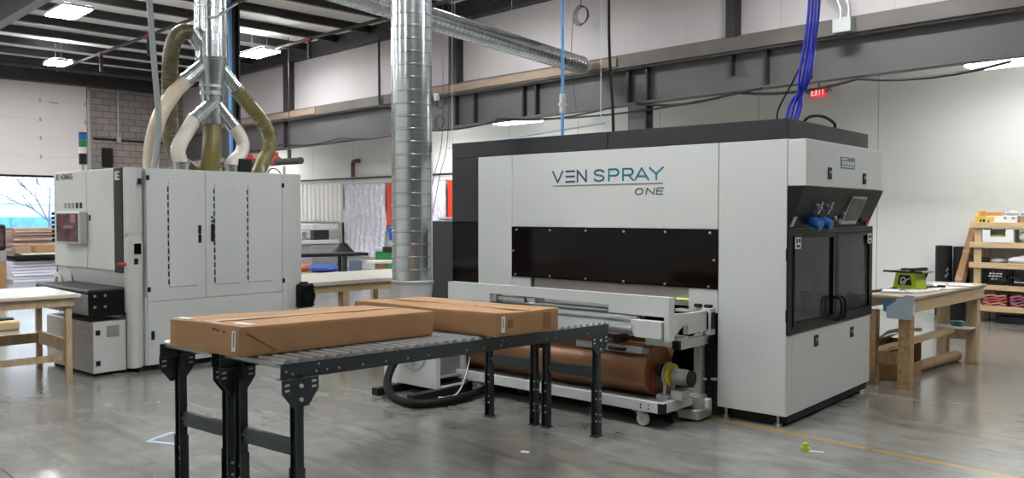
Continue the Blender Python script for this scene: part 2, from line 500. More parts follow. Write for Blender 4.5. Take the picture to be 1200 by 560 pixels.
# the deep girder across the back bay, its stiffeners and ledge
def gz_(x): return 3.475 + .0108 * (x + 12.6)
g = MB().prism([(XL, gz_(XL)), (XR, gz_(XR)), (XR, 4.15), (XL, 4.15)], 12.09, 12.12, 'xz').prism([(XL, gz_(XL)), (XR, gz_(XR)), (XR, gz_(XR) + .035), (XL, gz_(XL) + .035)], 11.99, 12.22, 'xz').box(XL, XR, 11.93, 12.22, 4.12, 4.155)
struct(g, 'ceiling_girder', 'girder')
for x in (-21.9, -21.1, -13.9, -13.3, -11.85, -11.5, -9.25, -8.85, -7.2, -6.6, -5.9, -1.5, 2.5):
    z0 = 3.8 if x == -7.2 else gz_(x) + .03
    struct(MB().box(x - .022, x + .022, 11.985, 12.09, z0, 4.12), 'ceiling_girder_stiffener', 'darksteel')
struct(MB().box(XL, XR, 11.88, 12.13, 4.155, 4.36).box(XL, XR, 12.05, 12.16, 4.36, 4.42), 'ceiling_girder_ledge', 'ledge')
for x0, x1 in ((-24.6, -19.3), (-14.6, -9.4)):
    struct(MB().box(x0, x1, 11.855, 11.88, 4.19, 4.34), 'ceiling_girder_plank', 'plank')
for x, wd in ((-20.95, .26), (-13.95, .26), (-7.2, .16), (-.2, .24), (6.6, .24)):
    struct(MB().box(x - wd / 2, x + wd / 2, 11.96, 12.16, 4.36, 5.75), 'wall_column', 'darksteel')
# posts that carry the girder, the post near the sander
struct(MB().box(-9.25, -8.87, 12.0, 12.03, 0, 3.51).box(-9.25, -8.87, 12.2, 12.23, 0, 3.51).box(-9.07, -9.05, 12.03, 12.2, 0, 3.51), 'wall_column', 'girder')
struct(MB().box(-16.12, -15.9, 7.85, 7.88, 0, 6.05).box(-16.12, -15.9, 8.05, 8.08, 0, 6.05).box(-16.02, -16.0, 7.88, 8.05, 0, 6.05), 'wall_column', 'darksteel')
solo(MB().cyl((-15.84, 7.84, 0), (-15.84, 7.84, 6.0), .035, 12), 'air_pipe', 'bluepipe', 'light blue air pipe running down the dark steel post behind the sander ducts', 'pipe', smooth=40)

# overhead door, half raised
dr = thing('door_1', (XL - .12, 0, 0), None, None)
dr['kind'] = 'structure'
z0 = 2.74
for i in range(5):
    a = z0 + i * .56
    MB().box(-.03, .03, DY0 - .05, DY1 + .05, a + .004, min(a + .556, DZ + .1), .006).box(-.012, .012, DY0 - .05, DY1 + .05, a - .03, a + .03).build('door_section', 'doorpanel', dr)
MB().box(-.035, .035, DY0 - .05, DY1 + .05, z0 - .06, z0 + .004).build('door_seal', M['redpaint'] if False else 'rubber', dr)
h = MB()
for i in range(1, 5):
    for y in (DY1 - .04, DY1 - 1.3):
        h.box(.03, .045, y - .025, y + .025, z0 + i * .56 - .06, z0 + i * .56 + .06, .004)
h.build('door_hinge', 'steel', dr)
MB().bar((.04, 8.1, 4.95), (.04, 8.35, 4.93), .02, .03).build('door_lock', 'steel', dr)
struct(MB().box(XL, XL + .05, DY1, DY1 + .07, 0, 5.4).box(XL + .05, XL + .1, DY1 + .01, DY1 + .03, 0, 5.4), 'door_track', 'strapmetal')

# ------------------------------------------------------------------ lamps
def ceiling_light(x, y, z, label, L=1.15, Wd=.56, top=6.08, dm='lamp'):
    t = thing('ceiling_light', (x, y, z), label, 'light', 0, 'high bay ceiling lights')
    hb = MB().box(-L / 2, L / 2, -Wd / 2, Wd / 2, .0, .05, .012).box(-L / 2 + .15, L / 2 - .15, -.1, .1, .05, .1, .01)
    hb.build('housing', 'homag', t)
    MB().box(-L / 2 + .02, L / 2 - .02, -Wd / 2 + .02, Wd / 2 - .02, -.03, -.001, .008).build('diffuser', dm, t)
    for s in (-1, 1): MB().box(-L / 2 + .05, L / 2 - .05, s * Wd / 2 * .7 - .05, s * Wd / 2 * .7 + .05, .051, .06).build('added_uplight_strip', 'added_uplight', t)  # added glowing strips that light the roof deck from below
    wb = MB()
    for s in (-1, 1):
        wb.cyl((s * (L / 2 - .2), 0, .09), (s * (L / 2 - .2), 0, top - z), .004, 6)
    wb.build('hanger_wire', 'strapmetal', t)
    return t
ceiling_light(-17.8, 5.5, 5.5, 'bright ceiling light nearest the top left corner above the sander')
ceiling_light(-24.0, 7.15, 5.5, 'small looking far ceiling light hanging before the block wall', .85, .5)
ceiling_light(-19.1, 10.2, 5.5, 'bright ceiling light hanging to the right of the dust duct')
for (x, y) in ((-11.4, 9.6), (-11.4, 3.9), (-5, 9.8), (1, 9.8), (-4.6, 4.2), (-18, 0), (-12, -.6), (-14.5, 1.6), (-23.5, 2.6), (-21, -2.5), (-16, -6), (-9, -5), (-3, -5)):  # unseen lamps, added and placed to balance light on machines, walls and floor
    ceiling_light(x, y, 5.5, 'unseen high bay ceiling light added to brighten the hall')
ceiling_light(-2.2, 2.7, 5.5, 'unseen high bay ceiling light added to brighten the hall', .85, .42)  # unseen lamp added to lift the floor before the spray machine
ceiling_light(-1.0, 6.4, 5.5, 'unseen high bay ceiling light added to brighten the hall', .6, .4)  # small unseen lamp added for the right-hand floor
ceiling_light(-12.85, 12.85, 3.56, 'bright long light under the girder, left of the blue air hose', 1.2, .4, 4.45, 'lamplow')
ceiling_light(-3.35, 12.75, 3.62, 'bright light below the girder at the right edge of the picture', 1.2, .5, 4.45, 'lamplow')
ceiling_light(-25.6, 12.9, 3.56, 'far light under the girder seen behind the right dust hose', 1.2, .4, 4.45)
ceiling_light(-16.6, 12.9, 3.56, 'added light under the girder, kept unseen behind the round vertical duct', .9, .4, 4.45)  # added to light the back bay; the duct keeps it out of sight

# ------------------------------------------------------------------ outside the door
struct(MB().box(-75, XL - .3, -20, 40, -.3, -.02), 'ground_outside', mat('bright_yard_concrete', (0.6, 0.6, 0.6), .8))
nb = thing('building', (-52, 12, 0), 'pale blue metal building seen through the open overhead door', 'building')
MB().box(-.5, 0, -14, 16, 0, 2.15).build('wall', mat('pale_blue_siding', (0.48, 0.66, 0.80), .6), nb)
MB().box(-6, .3, -14.3, 16.3, 2.15, 2.32).build('roof_edge', 'wallwhite', nb)
MB().box(-1.2, -.6, -14, 16, 2.32, 7).build('upper_wall', mat('snow_pale_siding', (0.75, 0.85, 0.92), .6), nb)
db = thing('dumpster', (-42, 9.3, 0), 'blue steel dumpster standing outside the open overhead door', 'dumpster')
MB().box(-.8, .8, -2.4, 2.9, .35, 1.45, .03).build('body', 'tarp', db)
rb = MB()
for k in range(4): rb.box(.8, .88, -2.2 + k * 1.6, -2.08 + k * 1.6, .35, 1.45)
rb.build('rib', 'tarp', db)
MB().box(-.7, .7, -2.2, -2.0, 0, .35).box(-.7, .7, 2.5, 2.7, 0, .35).build('skid', 'plastic', db)
random.seed(3)
tr = MB()
def branch(p, d, L, r, n):
    q = p + d * L
    tr.cyl(p, q, r, 5, r * .7)
    if n == 0: return
    for i in range(3):
        nd = (d + Vector((random.uniform(-.3, .3), random.uniform(-.9, .9), random.uniform(-.35, .55)))).normalized()
        branch(p.lerp(q, random.uniform(.55, 1)), nd, L * random.uniform(.55, .8), r * .6, n - 1)
branch(Vector((-37, 10.6, 0)), Vector((0, 0, 1)), 1.7, .05, 5)
solo(tr, 'bare_tree', mat('grey_bark', (0.12, 0.13, 0.17), .9), 'bare leafless tree outside beyond the overhead door', 'tree')

# ================================================================== spray coating machine
RZ = R(4.22)
SP = Vector((-3.017, 5.822, 0))
def SW(x, y, z):  # spray machine frame to the room
    c, s = math.cos(RZ), math.sin(RZ)
    return Vector((SP.x + x * c - y * s, SP.y + x * s + y * c, z))
sm = thing('spray_coating_machine', SP, 'big white and black spray coating machine with teal lettering and a dark window', 'machine', RZ)
Z1, Z2 = 2.15, 2.30
# outer body: right column around the recess of the glass doors, rear wall, roof plate
b = MB()
b.box(-.556, -.03, .03, .10, .09, Z1 - .002).box(-.556, 0, .10, 1.82, .09, .695).box(-.556, 0, .10, 1.72, 1.485, Z1 - .002)
b.box(-.556, 0, 1.73, 1.82, .695, 1.485).box(-.556, -.47, .10, 1.73, .695, 1.485)
b.box(-3.13, -.556, 1.66, 1.70, .09, Z1 - .002).box(-3.13, -.556, .03, 1.66, 2.05, Z1 - .002)
b.build('body', 'white', sm)
b = MB()
b.box(-.5525, -.002, 0, .03, .09, Z1 - .003, .003)
b.box(-2.688, -.5575, 0, .03, 1.476, Z1 - .003, .003)
b.box(-3.13, -2.6915, 0, .03, .09, Z1 - .003, .003)
b.box(-2.688, -2.46, 0, .03, .83, 1.004, .003).box(-.81, -.5575, 0, .03, .82, 1.004, .003)
b.build('front_panel', 'white', sm)
MB().box(-.03, .003, .004, .10, .09, .69, .003).box(-.03, .003, .105, 1.815, .09, .69, .003).build('side_panel', 'white', sm)
MB().box(-3.45, -.06, .08, 1.75, 0.0, .09).box(-.1, -.01, .06, 1.78, .03, .09).build('plinth', 'matte', sm)
f = MB()
for x, y in ((-.08, .06), (-.08, 1.75), (-.5, .05), (-3.1, .05)): MB().cyl((x, y, 0), (x, y, .02), .03, 12).cyl((x, y, .015), (x, y, .1), .012, 8).build('foot', 'steel', sm)
h = MB()
h.box(-3.49, -1.602, 0, 1.72, Z1, Z2, .003).box(-1.598, 0, 0, 1.72, Z1, Z2, .003)
h.build('header', 'header', sm)
MB().box(-3.49, -3.132, 0, 1.72, 1.515, Z1 - .002, .003).build('left_column', 'header', sm)
MB().box(-3.49, -3.132, 0.002, 1.72, .09, 1.51, .003).build('left_column', 'gloss', sm)
# dark inside behind the opening
MB().box(-3.12, -.56, 1.6, 1.65, .09, 2.0).box(-3.12, -2.7, .05, 1.6, .09, 2.0).box(-.8, -.56, .12, 1.6, .09, .8).build('inner_liner', 'matte', sm)
MB().box(-2.455, -.81, .04, .05, .855, 1.03).build('throat_plate', mat('light_steel_sheet', (.42, .41, .41), .4, metal=.2, var=.05), sm)
MB().box(-.93, -.815, .01, .035, .905, .916).build('light_strip', 'led', sm)
MB().box(-.93, -.70, .0, .5, .81, .83).build('inner_tray', mat('pale_yellow_tray', (.62, .62, .48), .5), sm)
# window
wn = MB().box(-2.69, -.556, -.007, .001, 1.007, 1.474, .002).build('window', 'gloss', sm)
for x, z in ((-2.625, 1.448), (-2.225, 1.447), (-1.824, 1.449), (-1.427, 1.448), (-1.025, 1.45), (-.622, 1.449), (-2.665, 1.25), (-.585, 1.235),
             (-2.64, 1.03), (-2.225, 1.028), (-1.824, 1.027), (-1.427, 1.026), (-1.025, 1.026), (-.63, 1.024)):
    MB().cyl((x, -.011, z), (x, -.006, z), .010, 12).build('screw', 'steel', wn)
# lettering
def word(mb, spec, z0, z1, sw, y=-.0005, shear=0.0):
    for ch, x0, x1 in spec:
        letter(mb, ch, (x0, y, z0), (1, 0, 0), (0, 0, 1), (0, -1, 0), x1 - x0, z1 - z0, sw, shear)
t_ = MB(); word(t_, [('V', -2.197, -2.086), ('=', -2.046, -1.955), ('N', -1.92, -1.826)], 1.880, 1.976, .016); t_.build('lettering', 'ink', sm)
t_ = MB(); word(t_, [('S', -1.743, -1.635), ('P', -1.585, -1.485), ('R', -1.440, -1.34), ('A', -1.322, -1.19), ('Y', -1.178, -1.052)], 1.880, 1.976, .016); t_.build('lettering', 'teal', sm)
MB().box(-2.197, -1.052, -.003, 0, 1.844, 1.850).build('underline', 'inkgrey', sm)
t_ = MB(); word(t_, [('O', -1.32, -1.25), ('N', -1.212, -1.14), ('E', -1.115, -1.055)], 1.758, 1.808, .009, shear=.2); t_.build('lettering', 'inkgrey', sm)
# hood on the operator side
MB().box(0.001, .14, 0, 1.66, 1.80, 2.143, .004).build('hood', 'white', sm)
def badge(name, m, x, y0, y1, z0, z1, d=.004):
    return MB().box(x, x + d, y0, y1, z0, z1, .001).build(name, m, sm)
sg = badge('name_plate', mat('grey_blue_plate', (.12, .19, .22), .4), .14, .67, .985, 1.955, 2.045)
pl = MB()
for k in range(7): pl.box(.1445, .1455, .70 + k * .04, .725 + k * .04, 1.985, 2.012)
pl.box(.1445, .1455, .69, .96, 1.966, 1.974).box(.1445, .1455, .69, .80, 2.024, 2.034)
pl.build('plate_print', 'paper', sg)
def latch(x, y, z):
    a = MB().box(x, x + .006, y - .04, y + .04, z - .045, z + .045, .003).build('latch', 'plastic', sm)
    MB().box(x + .004, x + .012, y - .022, y + .022, z - .005, z + .02, .003).build('latch_tongue', 'greysteel', a)
latch(.14, .445, 1.906); latch(.14, 1.21, 1.887)
latch(.003, .565, .597); latch(.003, 1.354, .583)
# slanted control panel
cp = MB().prism([(0.0, 1.487), (.135, 1.798), (0.0, 1.798)], .003, 1.72, 'xz').build('control_panel', 'black', sm)
def onpanel(y, z, off=.0):  # point on the sloping face
    x = .135 * (z - 1.487) / (1.798 - 1.487)
    n = Vector((.311, 0, -.135)).normalized()
    return Vector((x, y, z)) + n * off
nrm = Vector((.311, 0, -.135)).normalized()
upv = Vector((.135, 0, .311)).normalized()
def pbox(name, m, y0, y1, z0, z1, d, parent, off=0.0):
    a, c = onpanel((y0 + y1) / 2, z0, off + d / 2), onpanel((y0 + y1) / 2, z1, off + d / 2)
    return MB().bar(a, c, abs(y1 - y0), d, up=tuple(nrm)).build(name, m, parent)
for y in (.36, .56):
    v = MB().cyl(onpanel(y, 1.655), onpanel(y, 1.655, .03), .022, 16).bar(onpanel(y, 1.61, .035), onpanel(y, 1.70, .035), .03, .012, up=tuple(nrm)).cyl(onpanel(y, 1.655, .03), onpanel(y, 1.655, .05), .012, 10)
    v.build('air_valve', 'steel', cp)
    k = MB().cyl(onpanel(y, 1.545), onpanel(y, 1.545, .025), .036, 20).cyl(onpanel(y, 1.545, .025), onpanel(y, 1.545, .1), .045, 20, .04)
    k.build('plug_socket', 'blueplastic', cp)
pbox('white_tag', 'steel', .03, .09, 1.50, 1.575, .003, cp)
fr = pbox('screen_frame', 'steel', 1.02, 1.36, 1.515, 1.74, .012, cp)
pbox('touch_screen', 'screen', 1.045, 1.335, 1.545, 1.725, .004, cp, .012)
for y, z, m in ((.84, 1.565, 'steel'), (.92, 1.575, 'plastic'), (.96, 1.54, 'steel'), (.86, 1.535, 'plastic'), (.99, 1.60, 'steel'), (1.45, 1.545, 'plastic')):
    MB().cyl(onpanel(y, z), onpanel(y, z, .02), .018, 14).build('push_button', m, cp)
MB().cyl(onpanel(1.56, 1.53), onpanel(1.56, 1.53, .02), .018, 14).cyl(onpanel(1.56, 1.53, .02), onpanel(1.56, 1.53, .04), .032, 18).build('stop_button', 'redpaint', cp)
# glass doors
fr = MB().box(-.04, .012, .003, 1.83, .697, .745).box(-.04, .012, .003, 1.83, 1.44, 1.485).box(-.04, .012, .003, .085, .745, 1.44).box(-.04, .012, 1.765, 1.83, .745, 1.44)
fr.build('door_frame', 'black', sm)
for y0, y1, hy in ((.088, .925, .885), (.935, 1.762, .975)):
    st = .055
    d = MB().box(-.02, .02, y0, y1, .748, .748 + .03).box(-.02, .02, y0, y1, 1.41, 1.437)
    d.box(-.02, .02, y0, y0 + (st if y0 > .5 else .03), .778, 1.41).box(-.02, .02, y1 - (st if y0 < .5 else .03), y1, .778, 1.41)
    d = d.build('glass_door', 'black', sm)
    MB().box(-.004, .004, y0 + .02, y1 - .02, .77, 1.42).build('pane', 'glass', d)
    hp = smoothpath([(.02, hy, .735), (.07, hy, .745), (.085, hy, .80), (.085, hy, .86), (.07, hy, .91), (.02, hy, .92)], 5)
    MB().tube(hp, .013, 10).build('handle', 'plastic', d, 40)
for y in (.10, 1.67):
    s_ = MB().box(.021, .0235, y, y + .10, 1.335, 1.42).build('warning_sticker', 'paper', sm)
    MB().box(.0236, .0245, y + .015, y + .042, 1.375, 1.412).box(.0236, .0245, y + .055, y + .09, 1.38, 1.41).box(.0236, .0245, y + .02, y + .08, 1.345, 1.365).build('print', 'plastic', s_)
for z in (.8, 1.25): MB().cyl((.01, -.012, z), (.01, -.012, z + .09), .012, 10).build('hinge', 'plastic', sm)
# shelf, pail and hoses inside the glass cabinet
MB().box(-.46, -.06, .12, 1.70, .70, .72).build('cabinet_floor', 'greysteel', sm)
MB().lathe([(.09, 0), (.11, .22)], (-.26, 1.15, .721), seg=24).build('pail', mat('grey_pail', (.30, .30, .31), .4), sm, 40)
MB().tube(smoothpath([(-.3, .3, 1.4), (-.2, .32, 1.2), (-.3, .28, 1.05), (-.28, .4, .75)], 6), .012, 8).build('inner_hose', 'rubber', sm, 40)

# infeed of the machine
y0 = -.60
gb = MB()
gb.prism([(-2.94, .74), (-2.42, .74), (-2.42, .905), (-1.17, .895), (-1.17, .833), (-.645, .833), (-.645, .98), (-2.94, .978)], y0 - .0, y0 + .012, 'xz')
gb.box(-2.94, -.645, y0 + .012, y0 + .085, .966, .978)
gb.build('guard_beam', 'white', sm)
for x in (-2.6, -2.25, -1.75, -1.25, -.8): MB().cyl((x, y0 - .003, .955), (x, y0, .955), .006, 8).build('screw', 'steel', sm)
MB().prism([(-.915, .735), (-.87, .68), (-.65, .68), (-.65, .805), (-.915, .805)], y0 - .08, y0 - .005, 'xz').build('roller_cover', 'white', sm)
MB().prism([(-.66, .665), (-.58, .665), (-.58, .70), (-.45, .76), (-.38, .76), (-.38, .69), (-.06, .69), (-.06, .845), (-.30, .845), (-.58, .86), (-.58, .985), (-.66, .985)], -.64, -.60, 'yz').build('side_plate', 'white', sm)
sb = MB().box(-.66, -.572, -.085, -.003, .655, .86, .003).build('switch_box', 'white', sm)
MB().box(-.645, -.588, -.092, -.085, .70, .83, .002).box(-.573, -.568, -.075, -.012, .70, .83).build('switch_label', 'plastic', sb)
for x, y in ((-.72, .02), (-.62, .0)): MB().box(x - .03, x + .03, y - .05, y - .005, .86, .885, .006).build('clamp_catch', 'plastic', sm)
MB().prism([(-.66, .665), (-.585, .665), (-.585, .97), (-.02, .97), (-.02, .7), (-.66, .7)][:0] or [(-.6, .69), (-.02, .69), (-.02, .845), (-.6, .845)], -2.93, -2.90, 'yz').build('side_plate', 'white', sm)
for y, z, r in ((-.52, .835, .030), (-.60, .795, .030), (-.65, .735, .045), (-.40, .835, .030), (-.28, .835, .030), (-.15, .835, .030)):
    MB().cyl((-2.88, y, z), (-.9, y, z), r, 20).build('infeed_roller', 'roller', sm, 40)
MB().box(-2.4, -1.0, -.30, .15, .872, .875).build('paper_web', 'kraft', sm)
c_ = MB().box(-2.415, -2.36, -.585, -.50, .83, .90, .004).box(-2.36, -2.05, -.57, -.44, .845, .885, .004).box(-2.1, -1.95, -.55, -.42, .85, .89, .004)
c_.build('clamp', 'steel', sm)
MB().box(-.9, -.66, -.50, -.46, .60, .645).box(-2.9, -.66, -.3, -.26, .62, .66).box(-.66, -.60, -.48, -.05, .585, .655).build('cross_bar', 'alu', sm)
MB().box(-.662, -.60, -.505, -.48, .585, .65).build('bar_cap', 'plastic', sm)
kb = MB().cyl((-1.08, -.62, .635), (-1.08, -.5, .635), .035, 18).build('knob', 'plastic', sm, 40)
MB().box(-.69, -.625, -.13, -.065, .02, .66, .003).box(-.685, -.63, -.135, -.13, .06, .64).build('support_post', 'alu', sm)
MB().box(-.66, -.585, -.06, .0, .1, .655).build('cable_duct', 'plastic', sm)
ch = MB()
for k in range(12): ch.box(-.62, -.575, -.075, -.06, .12 + k * .043, .15 + k * .043, .004)
ch.build('cable_chain', 'rubber', sm)
MB().cyl((-.63, -.09, .31), (-.56, .0, .30), .012, 10).build('rod', 'alu', sm)
MB().box(-.75, -.575, -.26, -.04, .02, .09, .004).box(-.70, -.60, -.2, -.06, .09, .19, .006).build('floor_bracket', 'alu', sm)
MB().box(-.625, -.575, -.12, -.04, .06, .16, .01).build('sensor_box', 'paper', sm)
# electrical cabinet at the left end
cb = MB().box(-4.15, -3.51, .05, 1.6, .06, 1.52, .006).build('side_cabinet', mat('dark_grey_cabinet', (.035, .036, .04), .4, var=.1), sm)
MB().box(-4.10, -3.55, .07, 1.55, 0, .06).build('cabinet_plinth', 'matte', cb)
MB().box(-4.0, -3.6, .3, 1.0, 1.525, 1.56, .01).build('cable_tray', 'alu', cb)

# ---- trolley with the paper roll
tl = thing('roll_trolley', SW(-1.8, -.31, 0), 'white steel trolley on casters under the brown paper roll', 'trolley', RZ)
def T(mb): # shape given in the machine frame, moved to the trolley frame
    bmesh.ops.translate(mb.bm, vec=(1.8, .31, 0), verts=mb.bm.verts[:]); return mb
f = MB().box(-2.98, -.655, -.64, -.60, .12, .20, .003).box(-2.98, -.655, -.02, .02, .12, .20, .003).box(-.70, -.655, -.60, -.02, .12, .20, .003).box(-2.98, -2.94, -.60, -.02, .12, .20, .003)
T(f).build('frame', 'white', tl)
T(MB().box(-.655, -.650, -.642, -.598, .122, .198).box(-.70, -.650, -.643, -.640, .122, .198)).build('corner_cap', 'plastic', tl)
T(MB().box(-.655, -.650, -.03, .022, .122, .198)).build('corner_cap', 'plastic', tl)
T(MB().box(-2.9, -.70, -.60, -.02, .185, .195)).build('tray', 'greysteel', tl)
for x, z in ((-.85, .17), (-.78, .17), (-.85, .145), (-.78, .145)): T(MB().cyl((x, -.643, z), (x, -.639, z), .006, 8)).build('bolt', 'plastic', tl)
for x in (-.88, -2.60):
    for y in (-.59, -.06):
        c_ = T(MB().box(x - .05, x + .05, y - .04, y + .04, .112, .12).cyl((x, y, .095), (x, y, .112), .022, 14)
               .prism([(x - .03, .10), (x + .03, .10), (x + .035, .04), (x + .01, .04)], y - .025, y - .021, 'xz').prism([(x - .03, .10), (x + .03, .10), (x + .035, .04), (x + .01, .04)], y + .021, y + .025, 'xz')).build('caster', 'steel', tl)
        T(MB().lathe([(.02, -.018), (.046, -.018), (.05, -.012), (.05, .012), (.046, .018), (.02, .018)], (x + .022, y, .05), (0, 1, 0), 24)).build('wheel', 'paper', c_, 40)
        T(MB().cyl((x + .022, y - .028, .05), (x + .022, y + .028, .05), .010, 10)).build('axle', 'steel', c_)
CY, CZ = -.40, .395
bb = T(MB().box(-.80, -.70, -.50, -.30, .195, .23, .003).box(-.76, -.735, -.47, -.33, .23, .40, .003).box(-.70, -.60, -.46, -.34, .20, .27, .004))
bb.build('bearing_block', 'alu', tl)
T(MB().cyl((-.70, CY, CZ - .03), (-.60, CY, CZ - .03), .062, 24).cyl((-.60, CY, CZ - .03), (-.565, CY, CZ - .03), .055, 24)).build('motor', 'greysteel', tl, 40)
T(MB().cyl((-.57, CY, CZ - .03), (-.545, CY, CZ - .03), .058, 24)).build('motor_cap', 'plastic', tl, 40)
T(MB().ring((-.725, CY, CZ - .02), (1, 0, 0), .085, .05, .03)).build('brake_disc', 'yellow', tl, 40)
T(MB().ring((-.752, CY, CZ - .02), (1, 0, 0), .092, .03, .016)).build('brake_flange', 'alu', tl, 40)
T(MB().box(-.84, -.82, -.50, -.48, .22, .40, .004)).build('release_lever', 'redpaint', tl)
T(MB().cyl((-2.95, CY, CZ), (-.76, CY, CZ), .028, 16).cyl((-.855, CY, CZ), (-.80, CY, CZ), .05, 16)).build('shaft', 'pipeblack', tl, 40)
T(MB().box(-2.94, -2.86, -.50, -.30, .195, .37, .003)).build('bearing_block', 'alu', tl)

# the roll itself with its web running up to the machine
rl = thing('kraft_paper_roll', SW(-1.8, CY, CZ), 'large roll of brown kraft paper lying on the white trolley', 'paper roll', RZ)
MB().lathe([(.05, -1.0), (.198, -1.0), (.2, -.995), (.2, .955), (.197, .96), (.05, .958)], (0, 0, 0), (1, 0, 0), 56, False).build('roll', 'kraft', rl, 30)
MB().ring((-.02, 0, 0), (1, 0, 0), .052, .030, 1.96).build('core', 'cardlight', rl, 40)
rows = []
for t in range(13):
    u = t / 12
    a = R(20 + 20 * 0)
    y = .197 + .125 * u; z = .035 + .225 * u
    rows.append([(-.98 + 1.93 * k / 8 + 0, y, z) for k in range(9)])
MB().sheet(rows, .002).build('paper_web', 'kraft', rl)
sbm = MB().box(-1.5, -.88, -.585, -.548, .535, .585, .006)
bmesh.ops.translate(sbm.bm, vec=(0, 0, 0), verts=sbm.bm.verts[:])
sp = thing('core_bar', SW(0, 0, 0), 'white bar with a black handle lying on top of the brown paper roll', 'bar', RZ)
sbm.build('bar', 'white', sp)
MB().tube(smoothpath([(-1.15, -.585, .56), (-1.15, -.615, .56), (-1.03, -.615, .56), (-1.03, -.585, .56)], 4), .012, 8).build('handle', 'plastic', sp, 40)
MB().box(-.88, -.83, -.58, -.552, .54, .58, .004).build('end_cap', 'greysteel', sp)

# ---- blower, hose and round duct
bl = thing('blower', SW(-3.07, -.77, 0), 'white sheet metal blower box on black skids behind the roller conveyors', 'blower', RZ)
b = MB().box(-.345, .345, -.19, -.17, .07, .80, .003).box(-.345, .345, .17, .19, .07, .80, .003).box(-.345, -.325, -.17, .17, .07, .80).box(-.345, .345, -.19, .19, .78, .80).box(-.345, .345, -.17, .17, .07, .085)
b.box(.325, .345, -.17, -.14, .085, .78).box(.325, .345, .14, .17, .085, .78)
b.build('casing', 'white', bl)
MB().box(.25, .27, -.17, .17, .16, .78).box(.25, .335, -.17, .17, .155, .165).build('inner_panel', 'greysteel', bl)
for y, z in ((-.1, .30), (.08, .33), (.08, .5)): MB().cyl((.27, y, z), (.275, y, z), .012, 10).build('screw', 'steel', bl)
MB().ring((.05, -.193, .37), (0, 1, 0), .17, .155, .006, 40).build('inlet_ring', 'steel', bl)
for x in (-.13, .33): MB().box(x - .04, x + .04, -.48, .35, .0, .068, .004).build('skid', 'plastic', bl)
for x, z in ((.3, .10), (.3, .6), (-.3, .6)): MB().cyl((x, -.194, z), (x, -.19, z), .009, 8).build('bolt', 'steel', bl)
hs = [SW(-2.95, -.98, .36), SW(-3.06, -1.02, .34), SW(-3.12, -1.10, .27), SW(-3.03, -1.25, .13), SW(-2.80, -1.36, .05), SW(-2.52, -1.33, .04), SW(-2.42, -1.0, .04), SW(-2.5, -.6, .04), SW(-2.6, .05, .04), SW(-2.6, .5, .05)]
solo(MB().tube(smoothpath(hs, 8), .036, 14), 'air_hose', 'rubber', 'thick black hose looping on the floor from the white blower box', 'hose', smooth=40)
hs = [SW(-2.7, -.55, .34), SW(-2.60, -.75, .12), SW(-2.62, -.86, .012), SW(-2.74, -.99, .01)]
solo(MB().tube(smoothpath(hs, 8), .007, 8), 'cable', 'homag', 'thin pale cable hanging down beside the white blower box', 'cable', smooth=40)
dc = thing('round_duct', SW(-3.27, -.74, 0), 'tall round galvanised duct rising in the middle from the blower box', 'duct', RZ)
prof = []
z = .98
r0 = .186
while z < 5.62:
    prof += [(r0, z), (r0, z + .098), (r0 + .005, z + .102), (r0 + .005, z + .112), (r0, z + .116)]
    z += .116
prof = [p for p in prof if p[1] <= 5.62]
MB().lathe(prof, seg=56).build('pipe', 'galv', dc, 25)
MB().lathe([(.175, .80), (.185, .85), (.19, .90), (.196, .97), (.19, .985)], seg=40, caps=False).build('plastic_sleeve', 'bagplastic', dc, 40)
tp = MB()
for a, dz in ((.2, .0), (.9, .004)):
    tp.lathe([(.192, .945 + dz), (.20, .952 + dz), (.20, .975 + dz), (.192, .985 + dz)], seg=36, caps=False)
tp.build('tape_band', mat('grey_foil_tape', (.42, .44, .44), .4, bump=.2, bscale=20), dc)
MB().tube([(0.19 + .012, .06, 1.0 + .04 * k) for k in range(30)], .006, 6).build('sealant_strip', 'homag', dc)

# far overhead spiral duct
dd = Vector((-9.15, 6.9, 4.32)); de = Vector((-10.02, 11.62, 4.26))
ax = (de - dd).normalized(); Ld = (de - dd).length
prof = []; s_ = -2.2
while s_ < Ld:
    prof += [(.155, s_), (.155, s_ + .085), (.160, s_ + .09), (.160, s_ + .10), (.155, s_ + .104)]
    s_ += .105
sd = MB().lathe(prof, dd, ax, 40)
so = thing('overhead_duct', (0, 0, 0), 'galvanised spiral duct running overhead towards the girder', 'duct')
sd.build('pipe', 'galv', so, 25)
MB().lathe([(.03, -.01), (.15, -.005), (.163, 0), (.163, .02)], de, ax, 40, False).build('end_cap', 'galv', so, 25)
for u in (.25, .55, .9):
    p = dd.lerp(de, u)
    MB().cyl(p + Vector((0, 0, .15)), (p.x, p.y, 5.82), .004, 6).build('hanger_wire', 'strapmetal', so)

